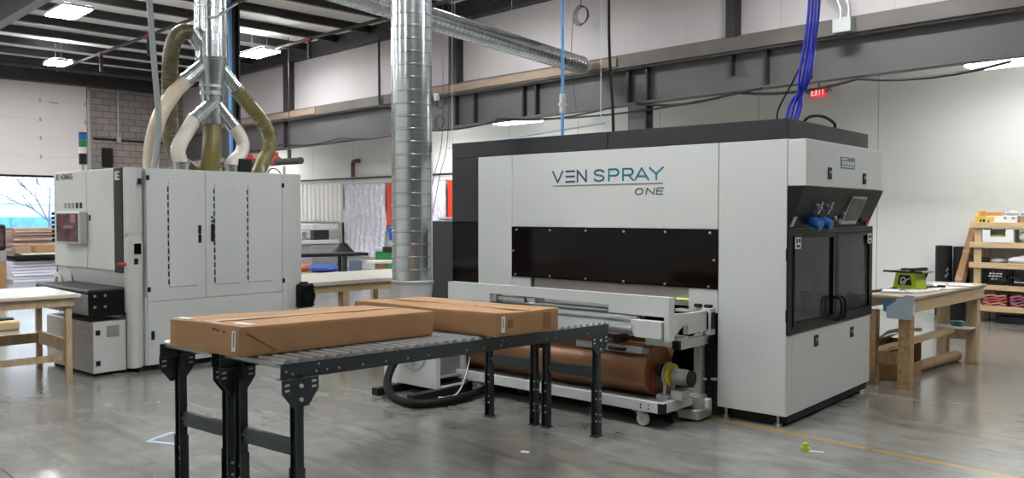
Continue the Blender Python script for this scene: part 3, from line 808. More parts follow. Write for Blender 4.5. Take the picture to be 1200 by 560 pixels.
# ================================================================== roller conveyors, falling gently towards the machine
CYAW, CSL = R(7.5), R(2.155)
CN = Vector((-3.496, 1.961, .905))          # near right rail corner, top
CL = 2.872
cn_ = Vector((math.cos(CYAW), math.sin(CYAW), 0))
CROT = Matrix.Rotation(CYAW, 4, 'Z') @ Matrix.Rotation(-CSL, 4, 'X')
def conveyor(off, label, length=CL, wd=.487):
    o3 = CN + cn_ * off
    t = thing('roller_conveyor', (o3.x, o3.y, 0), label, 'conveyor', CYAW, 'roller conveyors side by side')
    tilt = Matrix.Translation((0, 0, CN.z)) @ Matrix.Rotation(-CSL, 4, 'X') @ Matrix.Translation((0, 0, -.80))
    def TL(mb):
        for v in mb.bm.verts: v.co = tilt @ v.co
        return mb
    X0, X1 = -wd, 0.0
    for s, x in ((-1, X0), (1, X1)):
        xi = x - s * .03
        r = MB().box(min(x, x - s * .004), max(x, x - s * .004), 0, length, .728, .80).box(min(x, xi), max(x, xi), 0, length, .728, .732).box(min(x, xi), max(x, xi), 0, length, .796, .80)
        r = TL(r).build('side_rail', 'slate', t)
        bo = MB()
        for yy in (.03, .065, .205, .27, .345, .50, .66, .82, .98, 1.3, 1.46, 1.62, 1.72, 2.1, 2.2, 2.6): bo.cyl((x, yy, .752 if yy > .05 else .765), (x + s * .003, yy, .752 if yy > .05 else .765), .0055, 8)
        for yy in (.22, 1.63): bo.cyl((x, yy, .785), (x + s * .003, yy, .785), .006, 8)
        TL(bo).build('bolts', 'steel', r)
    y = .04
    while y < length - .02:
        TL(MB().cyl((X0 + .008, y, .797), (X1 - .008, y, .797), .0215, 20).cyl((X0 + .002, y, .797), (X1 - .002, y, .797), .007, 6)).build('roller', 'roller', t, 40)
        y += .0775
    for yl in (.105, length - .13):
        zt = CN.z - math.tan(CSL) * yl - .072
        for s, x in ((-1, X0), (1, X1)):
            b0, b1_ = sorted((x + s * .0045, x + s * .0095))
            pb = MB().prism([(yl - .105, zt + .004), (yl + .105, zt - .004), (yl + .105, zt - .06), (yl + .045, zt - .135), (yl - .045, zt - .135), (yl - .105, zt - .06)], b0, b1_, 'yz').build('bracket', 'slate', t)
            bo = MB()
            c0, c1_ = sorted((x + s * .0035, x + s * .0105))
            for yy in (-.078, .078):
                for zz in (-.022, -.048): bo.box(c0, c1_, yl + yy - .013, yl + yy + .013, zt + zz - .005, zt + zz + .005)
            for zz in (-.035, -.10): bo.cyl((x + s * .0095, yl, zt + zz), (x + s * .018, yl, zt + zz), .010, 8)
            bo.build('pale_slots', 'homag', pb)  # solid pale blocks stand for bright floor showing through the slots
            x_in = x - s * .046
            e0, e1 = sorted((x, x_in))
            lg = MB().box(e0, e1, yl - .003, yl + .003, .34, zt + .02).box(*sorted((x, x - s * .004)), yl - .022, yl + .022, .34, zt + .02).box(*sorted((x_in, x_in + s * .004)), yl - .022, yl + .022, .34, zt - .06)
            lo = lg.build('leg', 'slate', t)
            fo = MB().box(*sorted((x + s * .004, x_in - s * .004)), yl + .003, yl + .024, .006, .40).box(*sorted((x, x + s * .005)), yl - .026, yl + .026, .006, .40).box(*sorted((x_in, x_in - s * .005)), yl - .026, yl + .026, .006, .40)
            fo.box(*sorted((x + s * .012, x_in - s * .012)), yl - .04, yl + .04, 0, .007)
            fo = fo.build('lower_leg', 'slate', t)
            for zz in (.11, .16, .27, .33): MB().cyl((x - s * .02, yl - .004, zz), (x - s * .02, yl - .012, zz), .007, 6).cyl((x + s * .002, yl, zz), (x + s * .011, yl, zz), .008, 6).build('bolt', 'steel', fo)
        zb = zt - .30 if yl < 1 else zt - .235
        br = MB().box(X0 + .03, X1 - .03, yl - .008, yl - .004, zb - .075, zb, .001).box(X0 + .03, X1 - .03, yl - .004, yl + .02, zb - .004, zb)
        br = br.build('cross_brace', 'slate', t)
        MB().cyl((X0 + .05, yl - .012, zb - .035), (X0 + .05, yl - .008, zb - .035), .008, 8).build('bolt', 'steel', br)
    return t
conveyor(0, 'right dark steel roller conveyor with its grey rollers showing beside the long box')
conveyor(-.552, 'left dark steel roller conveyor hidden under the long cardboard box')

def carton(name, near_right, yaw, L, Wd, H, label):
    """near_right: corner on the roller plane (across, along); L across, Wd along"""
    rot = CROT @ Matrix.Rotation(yaw, 4, 'Z')
    base = Matrix.Translation(CN + cn_ * near_right[0]) @ CROT @ Matrix.Translation((0, near_right[1], .0195)) @ Matrix.Rotation(yaw, 4, 'Z')
    p = base @ Vector((-L / 2, Wd / 2, 0))
    t = thing(name, p, label, 'box', 0, 'long boxes on the roller conveyors')
    t.rotation_euler = rot.to_euler()
    bm = MB().box(-L / 2, L / 2, -Wd / 2, Wd / 2, 0, H, .006, None, 2)
    bmesh.ops.subdivide_edges(bm.bm, edges=[e for e in bm.bm.edges if e.calc_length() > .1], cuts=7, use_grid_fill=True)
    for v in bm.bm.verts:
        k = math.sin(v.co.x * 7.1 + 1) * math.sin(v.co.y * 9.3 + 2)
        if v.co.z > H * .5: v.co.z += .0035 * k
        if .02 < v.co.z < H - .02:
            if abs(v.co.y) > Wd / 2 - .01: v.co.y *= 1 + .006 * math.sin(v.co.x * 5)
            if abs(v.co.x) > L / 2 - .01: v.co.x *= 1 + .003 * math.sin(v.co.y * 11)
    bm.build('carton', 'card', t, 30)
    return t
b1 = carton('cardboard_box', (-.205, -.08), R(2), .575, 1.36, .143, 'long closed cardboard box at the near end of the conveyors')
hx, hy, H = .2875, .68, .143
MB().box(-.028, .028, -hy + .01, hy - .01, H + .0005, H + .0045).build('tape', 'tape', b1)
st = MB().box(hx - .055, hx - .027, -hy - .0045, -hy - .001, .026, .122).build('label_sticker', 'paper', b1)
MB().box(hx - .043, hx - .038, -hy - .006, -hy - .004, .045, .115).build('print', 'inkgrey', st)
for x0, x1, y0_, y1_ in ((.13, .25, .07, .115), (.02, .07, .02, .05), (-.26, -.16, .02, .06)):
    MB().box(x0, x1, -hy + y0_, -hy + y1_, H + .0015, H + .004).build('torn_tape', 'paper', b1)
MB().bar((hx + .0015, -hy + .04, .115), (hx + .0015, -hy + .21, .02), .003, .004, up=(1, 0, 0)).build('flap_edge', 'cardlight', b1)
for k, x in enumerate((.09, .12, .17)):
    MB().ball((x, -hy - .0005, .118 - .004 * k), .012, 2, (1.5, .25, .55)).build('torn_hole', mat('torn_card_%d' % k, (.10, .05, .025), .9), b1, 60)
MB().box(hx - .10, hx, -hy - .002, -hy + .002, .133, .146, .002).build('crushed_corner', 'cardlight', b1)
b2 = carton('cardboard_box', (.095, 1.45), 0, 1.235, .64, .143, 'cardboard box lying crosswise at the far end of the conveyors')
hx, hy = .6175, .32
MB().box(-hx + .01, hx - .01, -.028, .028, H + .0005, H + .0045).build('tape', 'tape', b2)
st = MB().box(hx + .001, hx + .0045, -hy + .045, -hy + .08, .026, .122).build('label_sticker', 'paper', b2)
MB().box(hx + .0045, hx + .0055, -hy + .058, -hy + .065, .055, .11).build('print', 'inkgrey', st)
bp = mat('brown_print', (.22, .115, .06), .8)
for y0_, y1_, z0, z1 in ((.11, .16, .05, .10), (.47, .55, .02, .125)): MB().box(hx + .001, hx + .003, -hy + y0_, -hy + y1_, z0, z1).build('printed_mark', bp, b2)
for x0, x1, y0_, y1_ in ((-.42, -.30, -.1, -.075), (.05, .2, -.14, -.12)): MB().box(x0, x1, y0_, y1_, H + .0015, H + .003).build('slit', 'card', b2)

# ================================================================== wide belt sander
HP = Vector((-8.648, 3.211, 0))
def HW(x, y, z):
    c, s = math.cos(RZ), math.sin(RZ)
    return Vector((HP.x + x * c - y * s, HP.y + x * s + y * c, z))
hm = thing('wide_belt_sander', HP, 'tall pale grey sanding machine with tall doors and a black stripe, hoses on its top', 'machine', RZ)
HT = 2.06
b = MB()
b.box(-1.86, -.10, .02, 1.75, 1.01, HT - .004).box(-1.86, -.015, .35, 2.0, .06, 1.01).box(-.10, -.015, .165, 2.0, .7, HT - .004).box(-1.86, -1.5, .02, .35, .06, 1.01)
b.box(-.14, -.015, .15, .35, .06, .75)
b.build('body', 'homag', hm)
f = MB().box(-1.865, -.992, -.012, .02, 1.012, HT, .006).box(-.988, -.322, -.012, .02, 1.012, HT, .006).box(-.128, -.092, -.012, .02, .60, HT, .004)
f.build('front_panel', 'homag', hm)
MB().box(-.32, -.13, -.02, .02, 1.0, HT, .004).build('black_stripe', 'header', hm)
# rounded corner column
def rrect(x0, x1, y0, y1, r):
    out = []
    for cx, cy, a in ((x1 - r, y0 + r, -90), (x1 - r, y1 - .01, 0), (x0 + .01, y1 - .01, 90), (x0 + .01, y0 + .01, 180)):
        rr = r if a == -90 else .01
        for k in range(7 if a == -90 else 3):
            aa = R(a + 90 * k / (6 if a == -90 else 2))
            out.append((cx + rr * math.cos(aa), cy + rr * math.sin(aa)))
    return out
cc = MB()
pl = rrect(-.09, 0, -.012, .155, .07)
cc.prism(pl, .05, 1.36, 'xy').prism(rrect(-.09, -.012, 0, .15, .06), 1.36, 1.40, 'xy').prism(pl, 1.40, HT, 'xy')
cc.build('corner_column', 'homag', hm, 35)
MB().box(-.058, .006, .02, .115, 1.18, 1.31, .004).build('cover_frame', 'homag', hm)
MB().box(-.04, .009, .03, .105, 1.19, 1.30, .004).build('switch_window', 'gloss', hm)
for y, z, w_ in ((.10, 1.92, .018), (.055, 1.12, .02)): MB().box(-.01, .003, y - w_, y + w_, z - .03, z + .03, .002).build('latch', 'plastic', hm)
MB().cyl((-.09, -.012, 1.09), (-.09, -.09, 1.09), .018, 12).build('stop_button', 'redpaint', hm)
# doors on the long side
for y0, y1 in ((.165, .800), (.804, 1.745)):
    MB().box(-.014, .002, y0, y1, .706, HT - .006, .003).build('door', 'homag', hm)
MB().box(-.014, .001, 1.750, 2.005, .06, HT - .006, .003).build('side_panel', 'homag', hm)
MB().box(-.014, .001, .165, 1.745, .06, .70, .003).build('lower_panel', 'homag', hm)
for y0, y1, z0, z1 in ((.392, .70, .84, 1.93), (.905, 1.205, .835, 1.92), (1.305, 1.61, .835, 1.918)):
    a = MB().box(.0, .012, y0, y1, z0, z1, .006).build('inset_panel', 'homag', hm)
    n = 13
    for k in range(n):
        zz = z0 + .03 + (z1 - z0 - .06) * k / n
        MB().box(.0, .009, y0 - .009, y0 + .004, zz, zz + (z1 - z0) / n * .62).build('vent_slot', 'plastic', a)
for y, z in ((.735, 1.43), (.735, 1.335), (.18, 1.96), (.18, .83), (1.76, 1.92), (1.76, .83), (.215, .362)):
    hh = .045 if .5 < y < 1 or z < .5 else .025
    MB().box(.001, .010, y - .018, y + .018, z - hh, z + hh, .004).build('door_lock', 'plastic', hm)
MB().box(.001, .03, .86, .895, 1.30, 1.49, .008).build('door_handle', 'plastic', hm)
MB().box(.001, .004, .865, .895, 1.50, 1.53).box(.001, .004, .865, .895, 1.545, 1.57).build('key_pad', 'inkgrey', hm)
MB().box(-1.8, -.05, .1, 1.95, 0, .06).build('plinth', 'matte', hm)
# front: throat, bed, cabinet
MB().prism([(-.010, 1.01), (.02, 1.01), (.32, .865), (.30, .85), (-.004, .99)][:0] or [(.0, 1.008), (.02, 1.008), (.07, .85), (.05, .85)], -1.5, -.13, 'yz').build('throat_hood', 'homag', hm)
MB().prism([(-.02, 1.01), (.3, 1.01), (.3, .84), (.2, .84)], -1.56, -1.5, 'yz').build('throat_cheek', 'homag', hm)
MB().box(-.9, -.8, .19, .26, .93, .95, .004).build('throat_catch', 'plastic', hm)
bd = MB().box(-1.2, -.135, -.36, .35, .60, .80, .004).build('feed_bed', 'greysteel', hm)
MB().box(-.138, -.130, -.36, .34, .585, .835, .002).build('bed_side_plate', 'black', bd)
for y, z in ((-.30, .79), (-.30, .68), (-.2, .68), (-.2, .79), (.15, .80), (.15, .70)): MB().cyl((-.13, y, z), (-.122, y, z), .014, 10).build('bolt', 'steel', bd)
bt = MB().box(-1.48, -.16, -.33, .5, .825, .85, .012)
bt.cyl((-1.48, -.33, .825), (-.16, -.33, .825), .026, 16)
bt.build('feed_belt', 'belt', hm, 40)
fc = MB().box(-1.25, -.105, -.335, .0, .03, .535, .006).build('front_cabinet', mat('brushed_stainless', (.50, .49, .48), .4, metal=.5, var=.08, scale=4, stretch=(1, 1, 8)), hm)
MB().box(-.107, -.100, -.33, -.01, .035, .53, .002).build('cabinet_door', 'homag', fc)
MB().box(-.100, -.096, -.20, -.08, .38, .49).build('vent_grille', 'greysteel', fc)
for z in (.43, .13): MB().box(-.100, -.092, -.31, -.265, z - .025, z + .025, .004).build('latch', 'plastic', fc)
MB().box(-1.2, -.15, -.28, 0, 0, .03).build('cabinet_plinth', 'matte', fc)
MB().box(-.30, -.12, -.10, .15, .06, .45, .004).build('side_cover', 'homag', hm)
# operator panel on the front
op = MB().box(-1.575, -.965, -.10, -.012, 1.275, 1.62, .012).build('operator_panel', 'homag', hm)
MB().box(-1.545, -1.00, -.112, -.098, 1.295, 1.60, .006).build('screen', 'screenpink', op)
sc = MB().box(-1.34, -1.10, -.114, -.112, 1.44, 1.47).box(-1.16, -1.04, -.114, -.112, 1.50, 1.59).build('screen_picture', mat('screen_glow', (.30, .15, .15), .3), op)
for k in range(5):
    x = -1.54 + k * .102
    MB().box(x - .028, x + .028, -.016, -.011, 1.655, 1.715, .002).build('indicator', 'plastic' if k > 2 else 'greysteel', hm)
for x in (-1.01, -.91): MB().box(x - .018, x + .018, -.02, -.011, 1.52, 1.585, .004).build('slot', 'plastic', hm)
t_ = MB()
for i, ch in enumerate('HOMAG'):
    letter(t_, ch, (-1.665 + i * .068, -.0125, 1.975), (1, 0, 0), (0, 0, 1), (0, -1, 0), .046, .056, .010)
letter(t_, 'I', (-1.79, -.0125, 1.975), (1, 0, 0), (0, 0, 1), (0, -1, 0), .03, .056, .012)
letter(t_, 'E', (-1.755, -.0125, 1.975), (1, 0, 0), (0, 0, 1), (0, -1, 0), .04, .056, .010)
t_.build('lettering', 'plastic', hm)
t_ = MB()
letter(t_, 'I', (-.30, -.0205, 1.945), (1, 0, 0), (0, 0, 1), (0, -1, 0), .05, .07, .018)
letter(t_, 'E', (-.25, -.0205, 1.945), (1, 0, 0), (0, 0, 1), (0, -1, 0), .06, .07, .018)
t_.build('emblem', 'paper', hm)
# levers at the free end of the bed
MB().ring((-1.64, -.06, .83), (0, 1, 0), .11, .07, .03).bar((-1.66, -.06, .72), (-1.73, -.1, .6), .03, .04).build('hand_wheel', 'homag', hm, 40)
MB().ball((-1.55, -.08, .76), .07, 2, (.8, .7, 1)).build('wheel_knob', 'plastic', hm, 60)
vl = MB()
for k in range(7): vl.box(-1.9, -1.865, -.03, .05, 1.28 + k * .05, 1.315 + k * .05, .006)
vl.build('valve_stack', 'plastic', hm)
# signal tower
MB().cyl((-1.5, .165, HT), (-1.5, .165, 2.15), .018, 12).build('tower_pole', 'strapmetal', hm, 40)
MB().cyl((-1.5, .165, 2.15), (-1.5, .165, 2.27), .042, 18).build('tower_base', 'plastic', hm, 40)
for z, m in ((2.27, 'paper'), (2.345, 'green'), (2.42, 'blueplastic')): MB().cyl((-1.5, .165, z), (-1.5, .165, z + .07), .042, 18).build('tower_light', m, hm, 40)
MB().cyl((-1.5, .165, 2.49), (-1.5, .165, 2.505), .042, 18).build('tower_cap', 'plastic', hm, 40)
# gear motor at the outfeed end
gm = MB().box(-.05, .10, 1.93, 2.12, .50, .78, .02).cyl((.10, 2.02, .64), (.15, 2.02, .64), .075, 18).cyl((.02, 2.02, .78), (.02, 2.02, .80), .05, 12)
for k in range(6): gm.box(-.05, .105, 1.92, 2.125, .53 + k * .04, .54 + k * .04)
gm.build('gear_motor', M['black'], hm, 30)
for y in (1.60, 1.88): MB().cyl((-.15, y, HT - .01), (-.15, y, HT + .09), .016, 10).build('lifting_eye', 'strapmetal', hm)
MB().tube(smoothpath([(-.15, 1.66, HT), (-.15, 1.70, HT + .05), (-.15, 1.78, HT + .05), (-.15, 1.84, HT)], 5), .008, 8).build('cable_loop', 'rubber', hm)
MB().box(-.4, -.25, 1.36, 1.52, HT - .01, HT + .16, .008).build('connection_box', 'plastic', hm)

# ---- dust duct with its branches, hoses down to the sander
PX = -.5
dt = thing('dust_duct', HW(PX, 1.17, 0), 'galvanised dust duct tapering down above the sander with branch collars', 'duct', RZ)
prof = [(.115, 2.60), (.118, 2.62), (.118, 2.70), (.12, 2.95), (.126, 2.955), (.126, 2.97), (.12, 2.975), (.12, 3.0), (.165, 3.32), (.17, 3.325), (.172, 3.345), (.168, 3.35)]
z = 3.36
while z < 6.0:
    prof += [(.168, z), (.168, z + .25), (.174, z + .255), (.174, z + .275), (.168, z + .28)]
    z += .28
b = MB().lathe([p for p in prof if p[1] < 6.05], seg=40)
b.build('pipe', 'galv', dt, 30)
MB().ring((0, 0, 2.95), (0, 0, 1), .128, .116, .04).ring((0, 0, 3.03), (0, 0, 1), .13, .118, .03).build('clamp_band', 'steel', dt)
fl = MB()
for k in range(14):
    a = 2 * PI * k / 14
    fl.cyl((.171 * math.cos(a), .171 * math.sin(a), 3.62), (.171 * math.cos(a), .171 * math.sin(a), 6.0), .008, 6)
fl.build('seam_rib', 'galv', dt)
MB().tube(smoothpath([(.18, -.16, 3.75), (.19, .0, 3.80), (.19, .12, 3.90), (.15, .24, 3.98)], 6), .010, 8).build('cable_tie', 'homag', dt)
def collar(p, q, r):
    p, q = Vector(p), Vector(q); d = (q - p).normalized(); L = (q - p).length
    b = MB().lathe([(r, -.02), (r, L * .6), (r + .008, L * .6), (r + .008, L * .66), (r, L * .66), (r, L), (r + .006, L), (r + .006, L + .03), (r - .004, L + .03)], p, d, 24)
    return b.build('branch_collar', 'galv', dt, 30)
# collars, local to the duct (x = 0 is the duct axis; y across)
def Lc(y, z, x=0.0): return (x, y - 1.17, z)
collar(Lc(1.10, 3.42), Lc(.94, 3.60), .085)
collar(Lc(1.08, 3.26), Lc(.87, 3.07), .08)
collar(Lc(1.14, 2.82, .05), Lc(.93, 2.64, .07), .08)
collar(Lc(1.22, 2.82, .05), Lc(1.38, 2.62, .07), .075)
collar(Lc(1.27, 3.27), Lc(1.46, 3.06), .075)
# hoses
def hose(name, m, label, pts, r, step=.028, amp=.05):
    P = resample(smoothpath([HW(PX + p[2], p[0], p[1]) for p in pts], 12), step / 2)
    o = solo(MB().tube(P, r, 18, rf=lambda i: r * (1 + (amp if i % 2 else -amp))), name, m, label, 'hose', 'dust hoses from the duct to the sander', smooth=60)
    return o
hose('dust_hose', 'olivedark', 'dark olive ribbed hose leaving the duct highest and curling behind the others', [(.93, 3.61, 0), (.80, 3.57, 0), (.72, 3.40, -.02), (.70, 3.10, -.04), (.70, 2.75, -.05), (.73, 2.40, -.08), (.80, 2.20, -.10), (.95, 2.11, -.12), (1.02, 2.06, -.14)], .085)
hose('dust_hose', 'tanhose', 'pale tan see-through hose farthest left, beside the grey conduit', [(.86, 3.06, 0), (.70, 2.90, .04), (.53, 2.65, .08), (.45, 2.40, .08), (.42, 2.20, .08), (.42, 2.03, .08)], .08, .03, .02)
hose('dust_hose', 'clearhose', 'short white wrinkled hose left of the yellow hose', [(.92, 2.63, .07), (.84, 2.53, .10), (.72, 2.38, .16), (.66, 2.27, .20), (.68, 2.16, .20), (.69, 2.08, .20)], .078, .035, .045)
hose('dust_hose', 'oliveyellow', 'dusty yellow ribbed hose hanging straight below the duct', [(1.17, 2.62, 0), (1.165, 2.5, .02), (1.14, 2.33, .05), (1.12, 2.18, .05), (1.11, 2.03, .05)], .105, .035, .04)
hose('dust_hose', 'clearhose', 'short white bent hose right of the yellow hose', [(1.39, 2.60, .07), (1.46, 2.52, .08), (1.50, 2.40, .10), (1.45, 2.28, .13), (1.34, 2.19, .16), (1.30, 2.11, .16), (1.30, 2.04, .16)], .075, .035, .045)
hose('dust_hose', 'olive', 'olive green ribbed hose bowing out farthest right', [(1.47, 3.05, 0), (1.58, 2.93, 0), (1.74, 2.76, .02), (1.86, 2.56, .06), (1.85, 2.38, .10), (1.76, 2.22, .12), (1.70, 2.10, .12), (1.69, 2.03, .12)], .082)
for y, x in ((.69, PX + .20), (1.30, PX + .16)):
    MB().lathe([(.09, HT - .01), (.09, HT + .06), (.096, HT + .065), (.096, HT + .085), (.086, HT + .09)], (x, y, 0), seg=24).build('hose_spigot', 'galv', hm, 30)
cd = [HW(-.22, .20, 6.0), HW(-.22, .29, 4.6), HW(-.22, .33, 3.80), HW(-.22, .37, 3.19), HW(-.22, .413, 2.58), HW(-.22, .395, 2.31), HW(-.22, .352, 2.08), HW(-.22, .35, 2.05)]
solo(MB().tube(smoothpath(cd, 8), .030, 12), 'conduit', 'conduit', 'grey flexible conduit dropping from the ceiling onto the front left of the sander', 'conduit', smooth=40)

# ================================================================== work tables
def bench(name, loc, rz, w, d, h, topm, legm, label, top=.04, lw=.09, apron=.10, rails=(), legs=None):
    t = thing(name, loc, label, 'table', rz)
    MB().box(-w / 2, w / 2, -d / 2, d / 2, h - top, h, .006).build('table_top', topm, t)
    a = .06
    ap = MB()
    for s in (-1, 1):
        ap.box(-w / 2 + a, w / 2 - a, s * (d / 2 - a) - .019, s * (d / 2 - a) + .019, h - top - apron, h - top)
        ap.box(s * (w / 2 - a) - .019, s * (w / 2 - a) + .019, -d / 2 + a, d / 2 - a, h - top - apron, h - top)
    ap.build('apron', legm, t)
    ys = legs or (-(d / 2 - a - lw / 2), d / 2 - a - lw / 2)
    for sx in (-1, 1):
        for y in ys:
            x = sx * (w / 2 - a - .04)
            MB().box(x - lw * .45, x + lw * .45, y - lw / 2, y + lw / 2, 0, h - top - .002, .003).build('leg', legm, t)
    for (ax_, p, q, z, hh) in rails:
        rb = MB()
        if ax_ == 'x': rb.box(-w / 2 + .1, w / 2 - .1, p, q, z, z + hh)
        else: rb.box(p, q, -d / 2 + .1, d / 2 - .1, z, z + hh)
        rb.build('stretcher', legm, t)
    return t
bench('infeed_table', (-9.13, .92, 0), 0, 1.12, 3.6, .84, 'tabletop', 'timber', 'wooden table with a pale top at the left edge, feeding the sander', .035, .055, .08,
      [('y', -.45, -.41, .28, .10), ('y', .40, .44, .20, .06), ('x', 1.69, 1.73, .28, .12)])
bench('outfeed_table', (-9.5, 6.42, 0), R(1), 1.35, 2.2, .78, 'tabletop', 'pine', 'pine table with a glossy pale top behind the sander', .05, .09, .09, [('y', .3, .34, .1, .09)], (-.55, .75))

# ================================================================== far background, centre
T_ = 14.28
cp_ = []
b = MB()
xs = []
n = 44
rows = [[], []]
for k in range(n * 2 + 1):
    x = -24.3 + 2.68 * k / (n * 2)
    y = T_ - .04 - (.085 if (k // 4) % 2 else 0)
    rows[0].append((x, y, 1.34)); rows[1].append((x, y, 2.50))
solo(b.sheet(rows, .01), 'folding_curtain', mat('white_curtain', (.92, .90, .87), .5), 'white pleated curtain hanging beside the crinkled plastic sheet', 'curtain')
random.seed(5)
rows = []
for j in range(15):
    row = []
    for k in range(61):
        row.append((-21.5 + 2.1 * k / 60, T_ - .10 + .035 * math.sin(k * .9 + math.sin(j * .7) * 1.3) + random.uniform(-.014, .014), .35 + 2.1 * j / 14))
    rows.append(row)
solo(MB().sheet(rows, .004), 'plastic_sheet', mat('crinkled_plastic', (.74, .70, .80), .16, var=.25, scale=14, stretch=(3, 1, .6)), 'crinkled clear plastic sheet hanging left of the round duct', 'plastic sheet', smooth=30)
rows = [[(-16.75 + .32 * k / 20, T_ - .08 + .02 * math.sin(k * 1.1), .9 + 1.55 * j) for k in range(21)] for j in range(2)]
solo(MB().sheet(rows, .004), 'red_sheet', mat('red_film', (.70, .06, .03), .3), 'red film hanging right of the round duct beside the black machine column', 'curtain')
rows = [[(-18.4 + 1.62 * k / 40, T_ - .10 + .03 * math.sin(k * .9) + random.uniform(-.012, .012), .9 + 1.55 * j / 6) for k in range(41)] for j in range(7)]
solo(MB().sheet(rows, .004), 'plastic_sheet', mat('crinkled_plastic_far', (.74, .70, .82), .16, var=.25, scale=14, stretch=(3, 1, .6)), 'crinkled clear plastic sheet hanging right of the round duct', 'plastic sheet', smooth=30)
rows = [[(-19.38 + .95 * k / 20, T_ - .09 + .02 * math.sin(k * 1.1), 1.27 + 1.18 * j) for k in range(21)] for j in range(2)]
solo(MB().sheet(rows, .004), 'red_sheet', mat('red_film_near', (.70, .06, .03), .3, var=.1), 'red film with pale streaks just left of the round duct', 'curtain')
struct(MB().box(XL + 3, -9.3, T_ - .03, T_ + .01, 2.47, 2.54), 'trim_1', 'wallwhite')
# black pipe along the wall, elbow pipe standing on it
solo(MB().cyl((-25.6, T_ - .08, 2.64), (-9.5, T_ - .08, 2.60), .028, 10), 'wall_pipe', 'pipeblack', 'black pipe running level along the back wall above the curtains', 'pipe', smooth=40)
solo(MB().tube(smoothpath([(-21.05, T_ - .08, 2.67), (-21.05, T_ - .08, 2.95), (-21.04, T_ - .08, 3.08), (-20.95, T_ - .08, 3.13), (-20.75, T_ - .06, 3.13)], 6), .06, 12), 'elbow_pipe', mat('rusty_pipe', (.12, .05, .035), .6), 'short brown elbow pipe standing up from the wall pipe', 'pipe', smooth=40)
sp_ = thing('sprinkler_main', (0, 0, 0), 'black sprinkler main with red couplings behind the sander hoses', 'pipe')
MB().cyl((-24, 11, 2.96), (-18.55, 11, 2.90), .085, 16).cyl((-19.1, 11, 2.9), (-19.1, 11, 3.2), .05, 12).build('pipe', 'pipeblack', sp_, 40)
for x, r in ((-21.2, .16), (-19.85, .12)): MB().cyl((x - .18, 11, 2.94), (x + .18, 11, 2.94), r, 16).box(x - .04, x + .04, 10.9, 11.1, 3.0, 3.18, .01).build('coupling', 'redpaint', sp_, 40)
MB().cyl((-23.5, 11, 2.96), (-23.5, 11, 6.07), .05, 10).cyl((-19.1, 11, 3.2), (-19.1, 11, 6.0), .012, 6).build('riser', 'pipeblack', sp_)
# long white machine at the far wall
lm = thing('panel_saw', (-22.7, 13.2, 0), 'long white cutting machine far behind, under the pleated curtain', 'machine')
MB().box(-2.2, 1.55, -.3, .55, 1.12, 1.30, .02).build('pressure_beam', 'homag', lm)
MB().box(-2.2, 1.5, -.6, .6, .72, .84, .01).build('table', 'homag', lm)
MB().box(-2.2, 1.5, -.3, .5, 0, .70, .01).build('base', 'greysteel', lm)
for x in (-1.6, -.9, -.1, .7): MB().box(x, x + .35, -.35, -.2, .86, 1.05, .01).build('clamp_unit', 'strapmetal' if x != -.9 else 'plastic', lm)
MB().box(1.25, 1.45, -.2, .3, .84, 1.2).build('end_post', 'darksteel', lm)
# long black outfeed table
bt_ = thing('roller_table', (-14.1, 8.0, 0), 'long thin black table crossing behind the pine table', 'table', R(74))
MB().box(-3.2, 1.55, -.22, .22, .79, .85, .01).build('table_top', 'plastic', bt_)
for x in (-3.0, -.6, 1.1):
    for s in (-1, 1): MB().box(x - .03, x + .03, s * .17 - .03, s * .17 + .03, 0, .789).build('leg', 'darksteel', bt_)
# pallet with blue and red bundles
pt = thing('pallet', (-18.7, 11.3, 0), 'wooden pallet on the floor under the thin black table', 'pallet', R(8))
MB().box(-.8, .9, -.5, .5, .11, .14).build('deck', 'pine', pt)
MB().box(-.8, -.68, -.5, .5, 0, .11).box(0, .1, -.5, .5, 0, .11).box(.8, .9, -.5, .5, 0, .11).build('runner', 'pine', pt)
def bundle(name, c, sz, m, label, cat, smooth=60, seed=1):
    random.seed(seed)
    b = MB().ball((0, 0, 0), 1, 3)
    for v in b.bm.verts:
        f = 1 + random.uniform(-.06, .06) + .08 * math.sin(v.co.x * 9 + v.co.y * 5)
        v.co = Vector((v.co.x * sz[0] * f, v.co.y * sz[1] * f, max(-.92, v.co.z) * sz[2]))
    o = solo(b, name, m, label, cat, smooth=smooth, loc=c)
    return o
bundle('moving_blanket', (-18.15, 11.4, .245), (.45, .4, .11), mat('blue_cloth', (.03, .07, .30), .8), 'folded blue blanket on the far pallet', 'blanket', seed=2)
bundle('moving_blanket', (-18.85, 11.15, .235), (.22, .3, .105), mat('red_cloth', (.55, .12, .08), .8), 'small folded red blanket at the left of the blue blanket', 'blanket', seed=3)
# cable reel
cr = thing('cable_reel', (-16.9, 12.2, 0), 'wooden cable reel standing on end beside the green cart', 'reel')
MB().cyl((0, 0, 0), (0, 0, .05), .38, 32).build('flange', 'pine', cr, 40)
MB().cyl((0, 0, .05), (0, 0, .40), .15, 24).build('drum', 'cardlight', cr, 40)
MB().cyl((0, 0, .40), (0, 0, .45), .35, 32).build('flange', 'tabletop', cr, 40)
gc = thing('green_cart', (-17.9, 13.3, 0), 'green tool cart with a black top far behind the round duct', 'cart')
MB().box(-.36, .36, -.3, .3, .08, .60, .01).build('body', 'green', gc)
MB().box(-.02, .37, -.32, .32, .60, .74, .01).build('top_tray', 'plastic', gc)
MB().box(-.38, -.03, -.31, .31, .60, .72, .03).build('grey_flap', 'foam', gc)
for x in (-.28, .28):
    for y in (-.24, .24): MB().cyl((x, y - .02, .05), (x, y + .02, .05), .05, 14).build('wheel', 'rubber', gc)
lp = thing('desk_lamp', (-17.65, 13.3, .741), 'small lamp with a blue shade on the green cart', 'lamp')
